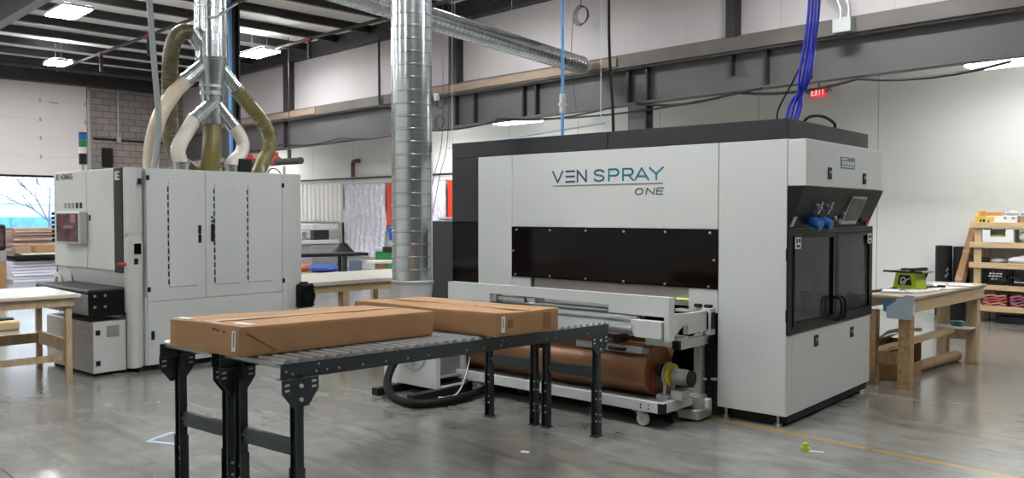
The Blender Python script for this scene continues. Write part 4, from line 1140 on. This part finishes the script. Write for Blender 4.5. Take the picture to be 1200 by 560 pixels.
MB().lathe([(.13, .16), (.17, .48), (.08, .5)], (-.18, 0, 0), seg=20).build('lamp_shade', mat('blue_shade', (.02, .06, .5), .4), lp, 40)
MB().cyl((0, 0, 0), (0, 0, .02), .08, 16).tube(smoothpath([(0, 0, .02), (.08, 0, .25), (.03, 0, .5), (-.1, 0, .46)], 6), .014, 8).build('arm', 'plastic', lp)
bx = thing('waste_bin', (-17.7, 12.0, 0), 'blue grey ribbed bin under the thin black table', 'bin')
MB().lathe([(.14, 0), (.17, .42), (.16, .42), (.13, .03)], seg=20).build('bin', mat('blue_grey_bin', (.12, .16, .24), .5), bx, 40)
solo(MB().box(-.25, .25, -.2, .2, 0, .34, .01), 'wood_crate', 'pine', 'small pine crate on the floor behind the pine table, beside the round duct', 'crate', loc=(-10.6, 8.3, 0), rz=.2)
lt = thing('task_light', (-19.6, 12.9, 0), 'black stand with a cone lamp behind the thin black table', 'lamp')
MB().cyl((0, 0, 0), (0, 0, .03), .2, 16).cyl((0, 0, .03), (0, 0, 1.35), .03, 8).build('stand', 'plastic', lt)
MB().lathe([(.30, .55), (.1, .78), (.04, .80)], (0, 0, 0), seg=20).build('lamp_shade', 'plastic', lt, 40)

# ================================================================== far background, left (by the overhead door)
def stack(name, x, y, z0, w, d, n, th, m, label, cat, seed=1, jit=.05):
    random.seed(seed)
    t = thing(name, (x, y, z0), label, cat)
    for i in range(n):
        a, c = random.uniform(-jit, jit), random.uniform(-jit, jit)
        MB().box(-w / 2 + a, w / 2 + a, -d / 2 + c, d / 2 + c, i * th + .004, (i + 1) * th - .006, .003).build('board', m, t)
    return t
stack('panel_stack', -22.4, 5.95, 0, 1.0, .95, 7, .071, mat('bluish_white_board', (.78, .79, .92), .5), 'stack of bluish white boards on the floor, farthest left', 'panel stack', 2, .03)
stack('shelf_stack', -22.3, 6.92, 0, .9, .7, 6, .085, mat('dark_grey_board', (.10, .105, .11), .5), 'stack of dark grey boards between the bluish boards and the sander', 'panel stack', 4, .06)
stack('black_sheets', -22.3, 6.4, .515, 1.1, 1.85, 4, .028, 'plastic', 'flat stack of black sheets lying across the board stacks', 'panel stack', 5, .05)
solo(MB().box(-.4, .4, -.7, .8, 0, .035, .004), 'white_board', 'paper', 'white board lying on top of the black sheets', 'board', loc=(-22.3, 6.4, .63))
cb_ = thing('cardboard_box', (-22.3, 6.35, .667), 'flat brown cardboard box lying on the white board by the door', 'box')
MB().box(-.2, .2, -.32, .32, 0, .16, .006).build('carton', 'card', cb_)
MB().box(-.2, .2, -.02, .02, .16, .162).build('tape', 'tape', cb_)
cb_ = thing('cardboard_box', (-22.3, 5.78, .667), 'small pale box left of the flat brown one by the door', 'box')
MB().box(-.15, .15, -.16, .16, 0, .15, .006).build('carton', 'cardlight', cb_)
MB().box(-.15, .15, -.02, .02, .15, .152).build('tape', 'tape', cb_)
stack('lumber_stack', -25.6, 7.3, 0, 1.2, 2.0, 18, .068, mat('pink_lumber', (.56, .40, .33), .7, var=.15, scale=3), 'tall stack of pinkish lumber boards inside the open overhead door', 'lumber stack', 6, .08)
stack('lumber_stack', -25.2, 9.0, 0, 1.0, .8, 12, .075, mat('grey_lumber', (.42, .40, .38), .7, var=.15, scale=3), 'stack of greyish boards right of the pinkish lumber, by the sander edge', 'lumber stack', 7, .10)
cn = thing('control_cabinet', (-19.3, 4.50, 0), 'grey and brown control stand cut by the left picture edge', 'cabinet')
MB().box(-.3, .2, -.3, .18, 0, .62, .01).build('pedestal', 'card', cn)
MB().box(-.3, .2, -.3, .18, .62, .86, .01).build('middle', 'greysteel', cn)
MB().box(-.25, .2, -.3, .18, .86, 1.38, .03).build('head', 'plastic', cn)
MB().box(.2, .21, -.25, .13, .95, 1.30).build('screen', 'screenpink', cn)
st_ = thing('yellow_tool', (-13.2, 3.2, 0), 'small yellow wooden block on the floor under the infeed table', 'block')
MB().box(-.2, .2, -.14, .14, 0, .13, .02).build('block', 'pine', st_)
MB().box(-.05, .08, -.1, .1, .13, .16, .01).build('clamp', 'plastic', st_)
# block wall fittings
solo(MB().box(XL, XL + .12, 9.55, 9.85, 3.05, 3.65, .01).box(XL + .12, XL + .14, 9.6, 9.8, 3.3, 3.6).box(XL + .12, XL + .14, 9.65, 9.75, 3.1, 3.2), 'meter_box', 'plastic', 'black switch box on the block wall right of the signal tower', 'switch box')
solo(MB().cyl((XL + .06, 9.3, 3.93), (XL + .06, 14.2, 3.86), .035, 10), 'wall_conduit', 'pipeblack', 'black conduit running level across the block wall', 'conduit', smooth=40)
solo(MB().cyl((XL + .05, 10.05, 4.0), (XL + .05, 10.05, 5.45), .02, 8).box(XL, XL + .1, 9.98, 10.12, 3.85, 4.02, .01), 'wall_conduit', 'strapmetal', 'thin pale conduit dropping down the block wall right of the door', 'conduit', smooth=40)
cv = MB()
for k in range(3): cv.box(XL + .02, XL + .3, 9.3 + k * .35, 9.5 + k * .35, 1.9, 2.55 + .1 * k)
tag(cv.build('trim_2', 'greysteel'), kind='structure')

# ================================================================== right side: work bench
wb = thing('work_bench', (-3.13, 8.95, 0), 'rough timber work bench right of the spray machine, table saw on top', 'bench', R(0))
MB().box(-.29, .26, -1.02, 1.02, .82, .845, .004).build('table_top', mat('ply_top', (.44, .36, .28), .6, var=.15, scale=4), wb)
ap = MB().box(.20, .24, -1.0, 1.0, .70, .818).box(-.28, -.24, -1.0, 1.0, .70, .818).box(-.24, .20, .96, 1.0, .70, .818)
ap.build('apron', 'pine', wb)
MB().box(-.29, -.14, -1.03, -.99, .70, .83).build('apron_block', 'osb', wb)
MB().box(.10, .25, -1.03, -.99, .68, .818).build('apron_block', 'paper', wb)
for x, y, m in ((-.15, -.95, 'osb'), (.17, -.97, 'osb'), (.17, .88, 'timber'), (-.14, .92, 'timber')):
    MB().box(x - .055, x + .055, y - .045, y + .045, 0, .70, .003).build('leg', m, wb)
MB().box(-.14, .12, -.96, -.92, .20, .32).build('stretcher', 'osb', wb)
MB().box(-.14, .12, .90, .94, .24, .34).build('stretcher', 'timber', wb)
MB().box(-.03, .06, -1.10, .95, .34, .38).build('stretcher', 'pine', wb)
solo(MB().prism([(-.115, .64), (.105, .64), (.125, .86), (.055, .865), (-.115, .745)], -.012, .012, 'xz'), 'foam_sheet', 'foam', 'blue grey cut sheet hanging on the front end of the work bench', 'sheet', loc=(-2.985, 7.895, 0))
solo(MB().box(-.09, .05, -.008, .008, .70, .80), 'blue_card', mat('blue_card', (.02, .16, .32), .5), 'small dark blue card behind the blue grey sheet on the bench end', 'card', loc=(-3.05, 7.94 - .03, 0))
ZB = .845
ts = thing('table_saw', (-3.20, 8.70, ZB), 'lime green portable table saw with a black top on the work bench', 'saw', R(-8))
ts.scale = (.66, .66, .84)
MB().prism([(-.19, .02), (.19, .02), (.14, .20), (-.14, .20)], -.14, .14, 'xz').build('body', 'lime', ts)
fp = MB()
for sx in (-1, 1):
    for sy in (-1, 1): fp.box(sx * .17 - .03, sx * .17 + .03, sy * .12 - .03, sy * .12 + .03, 0, .025, .006)
fp.build('foot', 'plastic', ts)
MB().prism([(-.11, .06), (.11, .06), (.08, .175), (-.08, .175)], -.148, -.14, 'xz').build('motor_recess', 'plastic', ts)
MB().ring((-.02, -.15, .11), (0, 1, 0), .045, .030, .01, 20).bar((-.07, -.152, .08), (.08, -.152, .14), .012, .012).build('hand_crank', 'paper', ts)
MB().box(-.26, .26, -.2, .2, .205, .225, .006).build('saw_table', 'greysteel', ts)
MB().box(-.30, .30, -.22, -.2, .205, .228).box(.1, .17, -.2, .2, .226, .262, .006).box(-.12, -.02, -.06, .08, .226, .250, .01).build('fence', 'plastic', ts)
pb_ = thing('plastic_tub', (-3.14, 8.78, ZB), 'clear plastic tub of black tools next to the lime table saw', 'tub')
MB().lathe([(.05, 0), (.065, .13), (.062, .13), (.047, .006)], seg=20).build('tub', mat('smoky_plastic', (.35, .28, .30), .3), pb_, 40)
tb = MB()
for k in range(5): tb.bar((-.03 + .015 * k, 0, .05), (-.05 + .03 * k, .02, .17 + .01 * (k % 2)), .02, .02)
tb.build('tools', 'plastic', pb_)
random.seed(11)
papers = [(-3.2, 8.30, .02, .20, .28, .3, 'white sheet at the near end of the bench'), (-3.05, 8.42, .02, .2, .28, -.3, 'white sheet just behind the near sheet'), (-3.05, 8.75, .012, .21, .3, .2, 'white sheet in the middle of the bench'),
          (-2.98, 9.05, .012, .2, .28, -.2, 'white sheet right of the plastic tub'), (-3.2, 9.3, .014, .22, .3, .1, 'white sheet by the far end of the bench'), (-3.0, 9.55, .014, .22, .3, .3, 'white sheet nearest the far right bench corner')]
for x, y, th, a, c_, rz, lab in papers:
    solo(MB().box(-a / 2, a / 2, -c_ / 2, c_ / 2, 0, th, .002), 'paper_sheet', 'paper', lab, 'paper', 'papers on the work bench', loc=(x, y, ZB + .0005), rz=rz)
solo(MB().box(-.02, .02, -.32, .32, 0, .02, .005), 'level', 'plastic', 'long black level lying along the near left edge of the bench', 'level', loc=(-3.33, 8.28, ZB), rz=-.10)
solo(MB().box(-.1, .1, -.14, .14, 0, .03, .004), 'clip_board', mat('teal_board', (.05, .16, .16), .5), 'dark teal folder behind the plastic tub on the bench', 'folder', loc=(-3.2, 9.05, ZB), rz=.4)
solo(MB().bar((0, -.12, .012), (0, .12, .012), .024, .024).box(-.04, .04, .10, .14, 0, .035, .006), 'hammer', 'plastic', 'black handled tool lying near the plastic tub', 'tool', loc=(-3.08, 8.95, ZB), rz=-.5)
sh = thing('low_shelf_board', (-3.08, 9.72, .341), 'white card resting on the far bench stretcher', 'card')
MB().box(-.2, .16, -.12, .1, .04, .055, .003).build('card', 'paper', sh)
MB().box(-.16, .12, -.1, .08, 0, .04).build('block', 'timber', sh)
solo(MB().ring((0, 0, .03), (0, 0, 1), .065, .035, .05, 24), 'tape_roll', mat('green_tape', (.02, .16, .13), .5), 'green roll of tape on the white card under the bench', 'tape roll', loc=(-3.08, 9.72, .397), smooth=40)
tb_ = MB().ring((0, 0, 0), (0, 1, 0), .055, .046, 1.42, 28)
solo(tb_, 'cardboard_tube', 'cardlight', 'brown cardboard tube lying on the floor under the work bench', 'tube', loc=(-3.17, 9.18, .056), rz=R(-3), smooth=40)
cx = thing('cardboard_box', (-3.25, 8.52, 0), 'open brown cardboard box on the floor under the near end of the bench', 'box', R(3))
MB().box(-.14, .14, -.26, .26, 0, .01).box(-.15, -.14, -.27, .27, 0, .34).box(.14, .15, -.27, .27, 0, .14).box(-.15, .15, -.27, -.26, 0, .26).box(-.15, .15, .26, .27, 0, .34).build('carton', 'card', cx)
MB().bar((-.15, -.02, .34), (-.05, -.02, .40), .50, .006, up=(0, 0, 1)).build('flap', 'card', cx)
bundle('black_bag', (-3.25, 8.50, .13), (.10, .2, .12), 'plastic', 'dark bag inside the open box under the bench', 'bag', seed=8)
wh = [(-3.43, 8.2, .05), (-3.40, 8.30, .28), (-3.36, 8.45, .40), (-3.28, 8.60, .44), (-3.1, 8.75, .45)]
solo(MB().tube(smoothpath(wh, 8), .018, 10), 'white_hose', 'homag', 'white hose looping over the open box under the bench', 'hose', smooth=40)

# ---- tall things against the back wall
for x, y, r, h, lab in ((-4.67, 14.08, .12, 1.10, 'left of the two tall black rolls standing against the back wall'), (-4.42, 14.10, .115, 1.09, 'right of the two tall black rolls, half behind the leaning cardboard tube')):
    t = thing('black_roll', (x, y, 0), lab, 'roll', 0, 'black rolls against the back wall')
    MB().lathe([(r - .01, 0), (r, .01), (r, h - .01), (r - .01, h), (.03, h), (.03, h - .02)], seg=32).build('roll', 'plastic', t, 40)
    mk = MB()
    for k, (a, z) in enumerate(((-.9, .72), (-.8, .66), (-1.0, .63), (-.75, .74))):
        c, s = math.cos(a), math.sin(a)
        mk.box(-.012, .012, -.004, .004, -.02, .02, 0, Matrix.Translation((r * c, r * s, z)) @ Matrix.Rotation(a + PI / 2, 4, 'Z'))
    mk.build('marks', 'steel', t)
solo(MB().lathe([(.17, 0), (.21, .44), (.2, .44), (.16, .03)], seg=24), 'bucket', 'plastic', 'black bucket on the floor behind the work bench', 'bucket', loc=(-4.35, 13.55, 0), smooth=40)
lc = thing('leaning_tube', (0, 0, 0), 'tall square cardboard tube leaning against the timber shelf', 'tube')
MB().bar((-4.40, 13.55, .03), (-4.23, 14.12, 1.46), .11, .09, bev=.006).build('tube', 'card', lc)
MB().bar((-4.335, 13.77, .58), (-4.318, 13.83, .72), .114, .094).build('tape', 'tape', lc)
MB().bar((-4.285, 13.93, .99), (-4.28, 13.95, 1.03), .114, .094).build('tape', 'tape', lc)
rk = thing('timber_shelf', (-3.2, 13.9, 0), 'pine shelf rack of five boards at the right picture edge', 'shelf')
for k, z in enumerate((.165, .48, .795, 1.095, 1.385)):
    fr = MB().box(-.98, .95, -.24, -.20, z, z + .085, .003).box(-.98, .95, .26, .30, z, z + .085, .003).build('shelf_rail', 'pine', rk)
    MB().box(-.94, .93, -.20, .26, z + .055, z + .075).build('shelf_board', mat('osb_board_%d' % k, (.34, .24, .15), .7, var=.2, scale=12), rk)
for x in (-.875, .85):
    MB().box(x - .05, x + .05, -.20, -.16, 0, 1.44).build('post', 'pine', rk)
    MB().box(x - .05, x + .05, .22, .26, 0, 1.44).build('post', 'timber', rk)
zt = 1.385 + .0855
def carton2(name, x, y, z, w, d, h, m, label, face=None, cat='box'):
    t = thing(name, (x, y, z), label, cat)
    MB().box(-w / 2, w / 2, -d / 2, d / 2, 0, h, .004).build('carton', m, t)
    if face:
        for fm, x0, x1, z0, z1 in face:
            MB().box(-w / 2 + x0 * w, -w / 2 + x1 * w, -d / 2 - .002, -d / 2 + .001, z0 * h, z1 * h).build('print', fm, t)
    return t
yel = mat('yellow_print', (.72, .45, .06), .5); ora = mat('orange_print', (.65, .25, .05), .5)
carton2('small_box', -4.05, 13.82, zt - .01, .15, .2, .175, yel, 'yellow printed box at the left end of the shelf top', [('paper', .05, .3, .55, .9), ('plastic', .45, .62, .08, .3), ('plastic', .70, .9, .08, .3), (ora, .5, .95, .6, .95)])
carton2('small_box', -3.865, 13.82, zt - .01, .21, .2, .17, 'paper', 'white box with an orange top stripe beside the yellow box', [(ora, .02, .98, .62, .95), (yel, .05, .5, .1, .5), ('plastic', .05, .2, .06, .2)])
carton2('small_box', -3.66, 13.78, zt - .01, .20, .18, .105, 'paper', 'low white box with two grey squares on the shelf top', [('greysteel', .12, .32, .5, .85), ('greysteel', .65, .85, .5, .85)])
carton2('small_box', -3.46, 13.82, zt - .01, .16, .2, .10, 'card', 'low brown box on the shelf top at the picture edge')
carton2('small_box', -3.46, 13.82, zt + .092, .16, .2, .05, 'paper', 'white and blue packet on top of the low brown box', [('bluepipe', .1, .9, .2, .8)])
bundle('plastic_bag', (-3.66, 13.78, zt + .13), (.09, .07, .045), 'bagplastic', 'crumpled clear bag on the low white box', 'bag', seed=12)
z2 = 1.095 + .0855 - .009
wc = thing('open_carton', (-3.80, 13.80, z2), 'white open carton with a cut-out front on the second shelf', 'box')
MB().prism([(-.2, 0), (.2, 0), (.2, .19), (.1, .19), (.1, .09), (-.1, .09), (-.1, .19), (-.2, .19)], -.14, -.13, 'xz').box(-.2, -.19, -.13, .13, 0, .19).box(.19, .2, -.13, .13, 0, .19).box(-.19, .19, .12, .13, 0, .19).box(-.19, .19, -.13, .12, 0, .01).build('carton', 'paper', wc)
MB().box(-.17, .17, -.10, .1, .01, .12, .02).build('contents', mat('olive_contents', (.30, .24, .06), .7), wc)
bundle('plastic_bag', (-3.45, 13.8, z2 + .09), (.11, .1, .09), 'paper', 'white wrapped bundle right of the white open carton', 'bag', seed=13)
z3 = .795 + .0855 - .009
bundle('dust_mask', (-4.0, 13.78, z3 + .035), (.07, .08, .045), 'plastic', 'small black lump at the left end of the third shelf', 'cloth', seed=14)
bundle('plastic_bag', (-3.82, 13.8, z3 + .035), (.10, .1, .04), 'bagplastic', 'flat crumpled plastic on the third shelf', 'bag', seed=15)
def shoe(x, y, z, rz):
    t = thing('shoe', (x, y, z), 'white and grey shoe lying on the third shelf', 'shoe', rz)
    s = MB().ball((0, 0, .07), 1, 3)
    for v in s.bm.verts:
        v.co.z -= .07
        k = max(0, v.co.x)
        h_ = .075 if v.co.x > -.2 else .06
        v.co = Vector((v.co.x * .19, v.co.y * .065, .05 + v.co.z * h_ * (1 + .9 * max(0, .35 - abs(v.co.x - .45)))))
        v.co.z = max(.018, v.co.z)
    s.build('upper', 'paper', t, 60)
    MB().prism([(-.19, -.04), (-.1, -.065), (.1, -.06), (.19, -.03), (.19, .03), (.1, .06), (-.1, .065), (-.19, .04)], 0, .022, 'xy').build('sole', 'greysteel', t)
    lb = MB()
    for k in range(4): lb.bar((.0 + .03 * k, -.045, .10 + .012 * k), (.0 + .03 * k, .045, .10 + .012 * k), .012, .008)
    lb.build('laces', 'greysteel', t)
shoe(-3.50, 13.78, z3, .15)
z4 = .48 + .0855 - .009
def crate(x, label):
    t = thing('milk_crate', (x, 13.82, z4), label, 'crate', 0, 'black milk crates on the fourth shelf')
    b = MB().box(-.155, .155, -.155, .155, 0, .012)
    for s in (-1, 1):
        for zz in (.0, .11, .215):
            b.box(-.16, .16, s * .155 - .006, s * .155 + .006, zz, zz + .028).box(s * .155 - .006, s * .155 + .006, -.16, .16, zz, zz + .028)
        for k in range(9):
            x_ = -.155 + .31 * k / 8
            b.box(x_ - .006, x_ + .006, s * .155 - .005, s * .155 + .005, 0, .22).box(s * .155 - .005, s * .155 + .005, x_ - .006, x_ + .006, 0, .22)
    b.build('crate', 'plastic', t)
    return t
c1 = crate(-3.84, 'left black milk crate with white print on the fourth shelf')
pr = MB()
for k in range(4): pr.box(-.06 + .045 * k, -.03 + .045 * k, -.168, -.161, .16, .175).box(-.07 + .045 * k, -.035 + .045 * k, -.168, -.161, .125, .138)
pr.box(-.04, .06, -.168, -.161, .085, .092)
pr.build('print', 'paper', c1)
c2 = crate(-3.50, 'right black milk crate on the fourth shelf, cut by the picture edge')
MB().box(-.08, .06, -.168, -.161, .05, .06).build('print', 'paper', c2)
z5 = .165 + .0855 - .009
def clothes(x, label, col, seed):
    random.seed(seed)
    t = thing('folded_bag', (x, 13.8, z5), label, 'bag')
    for k in range(5):
        b = MB()
        rows = []
        for j in range(7):
            rows.append([(-.15 + .30 * i / 12, -.12 + .24 * j / 6, .02 + k * .038 + .010 * math.sin(i * .9 + k) + random.uniform(-.004, .004)) for i in range(13)])
        b.sheet(rows, .026).build('layer', mat('cloth_%d_%d' % (seed, k), col[k % len(col)], .5), t, 60)
    return t
clothes(-3.83, 'pile of pinkish red folded bags on the lowest shelf', [(.40, .10, .08), (.50, .20, .16), (.30, .06, .06)], 21)
clothes(-3.48, 'pile of purple and red folded bags on the lowest shelf', [(.25, .05, .10), (.38, .10, .12), (.20, .06, .14)], 22)
solo(MB().box(-.30, .4, -.15, .15, 0, .10, .02), 'black_case', 'plastic', 'low black case on the floor under the timber shelf', 'case', loc=(-3.5, 13.85, 0))

# ================================================================== wall and overhead fittings
ex = thing('exit_sign', (-6.83, 14.3, 3.72), 'red lit exit sign high on the white back wall', 'sign')
MB().box(-.135, .135, -.06, -.001, -.085, .085, .008).build('housing', mat('exit_face', (.85, .04, .05), .4, emit=.55), ex)
t_ = MB()
for i, ch in enumerate('EXIT'):
    letter(t_, ch, (-.11 + i * .06, -.0605, -.055), (1, 0, 0), (0, 0, 1), (0, -1, 0), .04, .11, .016)
t_.build('lettering', mat('exit_letters', (1, .55, .55), .4, emit=.8), ex)
for s in (-1, 1): MB().bar((s * .13, -.04, .0), (s * .21, -.04, .02), .03, .05).cyl((s * .20, -.09, .02), (s * .20, -.02, .02), .035, 12).build('lamp_head', 'greysteel', ex)
MB().tube(smoothpath([(0, -.03, .08), (.02, -.03, .25), (-.06, -.03, .36)], 5), .012, 8).build('feed_cable', 'pipeblack', ex)
jb = thing('junction_box', (-5.28, 11.8, 4.14), 'grey steel junction box with two curved conduits on the girder ledge', 'box')
MB().box(-.13, .13, -.10, .08, 0, .21, .006).build('box', 'steel', jb)
MB().box(-.125, .125, -.106, -.10, .005, .205, .003).build('cover', mat('grey_cover', (.42, .44, .44), .5), jb)
for s in (-1, 1):
    MB().tube(smoothpath([(s * .06, 0, .21), (s * .06, 0, .36), (s * .06 - .06, 0, .52), (s * .06 - .2, .05, .66), (s * .06 - .3, .1, .8), (s * .06 - .3, .12, 1.6)], 6), .022, 10).build('conduit', 'strapmetal', jb, 40)
# blue lines to the spray machine
tops = [(-.115, .42), (-.16, .40), (-.205, .43), (-.145, .45), (-.185, .46)]
for i, (lx, ly) in enumerate(tops):
    p0 = SW(lx, ly, 2.302)
    o = Vector((.018 * (i - 2), .012 * ((i * 2) % 5 - 2), 0))
    pts = [p0, p0 + Vector((.03, .02, .16)), SW(-.06, .43, 2.62) + o * .9, SW(-.01, .43, 2.95) + o * .9, SW(.02, .43, 3.3) + o * .9, SW(.05, .43, 4.4) + o, SW(.06, .43, 5.8) + o]
    solo(MB().tube(smoothpath(pts, 8), .011, 8), 'blue_air_line', 'bluehose', 'one of the bundled blue air lines dropping to the right end of the spray machine', 'hose', 'bundled blue air lines', smooth=40)
solo(MB().tube(smoothpath([SW(-.27, .42, 2.302), SW(-.26, .42, 2.42), SW(-.15, .42, 2.62), SW(-.07, .45, 2.80)], 8), .007, 8), 'black_cable', 'rubber', 'thin black cable rising left of the blue air lines', 'cable', smooth=40)
solo(MB().tube(smoothpath([SW(-.10, .5, 2.302), SW(-.06, .55, 2.36), SW(-.03, .75, 2.375), SW(-.02, .95, 2.34), SW(-.02, .98, 2.302)], 8), .012, 8), 'black_cable', 'rubber', 'black cable arching over the right end of the black header', 'cable', smooth=40)
ah = thing('air_drop', (-6.3, 7.0, 2.3), 'light blue air pipe dropping straight to the top of the spray machine', 'pipe')
MB().cyl((0, 0, .0), (0, 0, 3.7), .018, 12).build('pipe', 'bluepipe', ah, 40)
MB().box(-.028, .028, -.028, .028, .40, .62, .008).cyl((0, -.05, .5), (0, .05, .5), .02, 10).build('valve', 'steel', ah)
solo(MB().tube(smoothpath([(-5.58, 7.0, 2.3), (-5.595, 7.0, 2.7), (-5.64, 7.0, 3.3), (-5.65, 7.0, 3.9), (-5.66, 7.0, 5.9)], 8), .016, 10), 'power_cable', 'rubber', 'thick black cable dropping to the spray machine right of the blue air pipe', 'cable', smooth=40)
cw = MB()
for k in range(3):
    r = .17 - .015 * k
    c_ = Vector((-10.19 + .02 * k, 11.8, 5.2))
    cw.tube([c_ + Vector((r * math.cos(a * .21), .01 * k, r * 1.05 * math.sin(a * .21))) for a in range(31)], .008, 6)
cw.tube(smoothpath([(-10.36, 11.8, 5.2), (-10.4, 11.8, 4.6), (-10.36, 11.8, 4.0), (-10.28, 11.8, 3.5)], 6), .006, 6)
cw.cyl((-10.19, 11.8, 5.36), (-10.19, 11.9, 5.9), .008, 6)
solo(cw, 'coiled_wire', mat('dark_blue_wire', (.03, .04, .10), .5), 'loop of dark wire hanging before the upper wall right of the duct end', 'wire')
solo(MB().tube(smoothpath([(-16.45, 11.84, 5.72), (-16.44, 11.84, 4.8), (-16.43, 11.84, 4.2), (-16.35, 11.84, 4.10), (-15.6, 11.84, 4.06)], 8), .028, 10), 'drop_pipe', 'pipeblack', 'thin black pipe dropping down the upper wall left of the round duct', 'pipe', smooth=40)
# cables slung along the bottom of the girder
def sag(x0, x1, n, d, z, y, r, lab, name='slung_cable'):
    pts = []
    for k in range(n * 6 + 1):
        u = k / 6
        f = u - math.floor(u)
        pts.append((x0 + (x1 - x0) * k / (n * 6), y, z - d * 4 * f * (1 - f)))
    solo(MB().tube(pts, r, 8), name, 'pipeblack', lab, 'cable', smooth=40)
sag(-24, -9.5, 5, .10, 3.50, 11.93, .02, 'black cable slung under the left part of the girder')
sag(-9.0, -3.2, 3, .09, 3.50, 11.93, .022, 'black cable slung under the right part of the girder')
sag(-12.5, -6.6, 1, .16, 3.52, 11.9, .018, 'black cable sagging deepest behind the blue air pipe')
wt = thing('wall_box', (-14.35, 11.86, 4.05), 'small white box with a black cable loop on the girder beside the round duct', 'box')
MB().box(-.05, .05, -.05, .05, 0, .16, .006).build('box', 'paper', wt)
MB().tube(smoothpath([(0, 0, 0), (.05, -.02, -.14), (.22, -.02, -.16), (.30, -.02, .0)], 6), .012, 8).build('cable', 'pipeblack', wt)
solo(MB().ring((0, 0, 0), (0, 1, 0), .15, .135, .015, 28), 'wire_loop', 'pipeblack', 'round black wire loop hanging on the girder just right of the duct', 'wire', loc=(-14.25, 11.86, 3.08 + .5))
for x in (-12.35, -12.52):
    solo(MB().tube(smoothpath([(x, 10.5, 5.8), (x - .02, 10.5, 3.2), (x - .28, 10.5, 2.3), (x - .62, 10.5, 1.2)], 8), .007, 6), 'pull_cord', 'pipeblack' if x > -12.4 else mat('navy_cord', (.03, .04, .12), .5), 'thin dark pull cord hanging between the duct and the black machine column' if x > -12.4 else 'thin blue pull cord hanging between the duct and the black machine column', 'cord')
solo(MB().cyl((-10.6, 9.0, 2.66), (-7.3, 9.0, 2.83), .014, 8).cyl((-10.5, 9.0, 2.66), (-10.5, 9.0, 5.95), .006, 6).cyl((-7.4, 9.0, 2.82), (-7.4, 9.0, 5.95), .006, 6), 'air_rail', mat('pale_blue_pipe', (.45, .58, .75), .4), 'thin pale blue rail running level just above the spray machine', 'rail')
# sprinkler lines under the roof
for y, x0, x1, lab in ((7.7, -26, -9, 'black sprinkler line under the roof, nearer the camera'), (10.5, -26, -9, 'black sprinkler line under the roof close to the upper wall'), (3.4, -26, -9, 'black sprinkler line crossing the top left corner of the roof')):
    t = thing('sprinkler_line', (0, y, 5.62), lab, 'pipe')
    MB().cyl((x0, 0, 0), (x1, 0, 0), .035, 10).build('pipe', 'pipeblack', t, 40)
    for x in ((-22.5, -19.5, -16.5) if y < 9 else (-23.0, -17.3, -13.5)):
        a = MB().cyl((x - .08, 0, 0), (x + .08, 0, 0), .055, 12).build('coupling', 'redpaint', t, 40)
        MB().cyl((x, 0, -.05), (x, 0, -.45), .04, 10).build('drop', 'pipeblack', a)
# ------------------------------------------------------------------ bits on the floor
solo(MB().box(-.28, -.02, -.02, .02, 0, .002).box(-.30, -.26, -.0, .26, 0, .0022), 'floor_tape', mat('blue_tape', (.36, .47, .60), .6), 'strip of pale blue tape on the floor left of the near conveyor legs', 'tape', loc=(-5.75, 2.46, .0005), rz=.5)
pg = thing('green_plug', (-2.65, 5.40, 0), 'small lime green plug lying on the floor by the yellow line', 'plug', .4)
MB().cyl((0, 0, .0), (0, 0, .05), .018, 12).box(-.03, .03, -.01, .01, 0, .02, .003).build('plug', 'lime', pg)
MB().box(.02, .12, -.02, .0, 0, .004).build('tag', 'paper', pg)
solo(MB().box(-.03, .03, -.02, .02, 0, .003), 'paper_scrap', 'paper', 'tiny white paper scrap on the floor before the conveyors', 'paper', loc=(-3.95, 4.02, .0005), rz=.3)
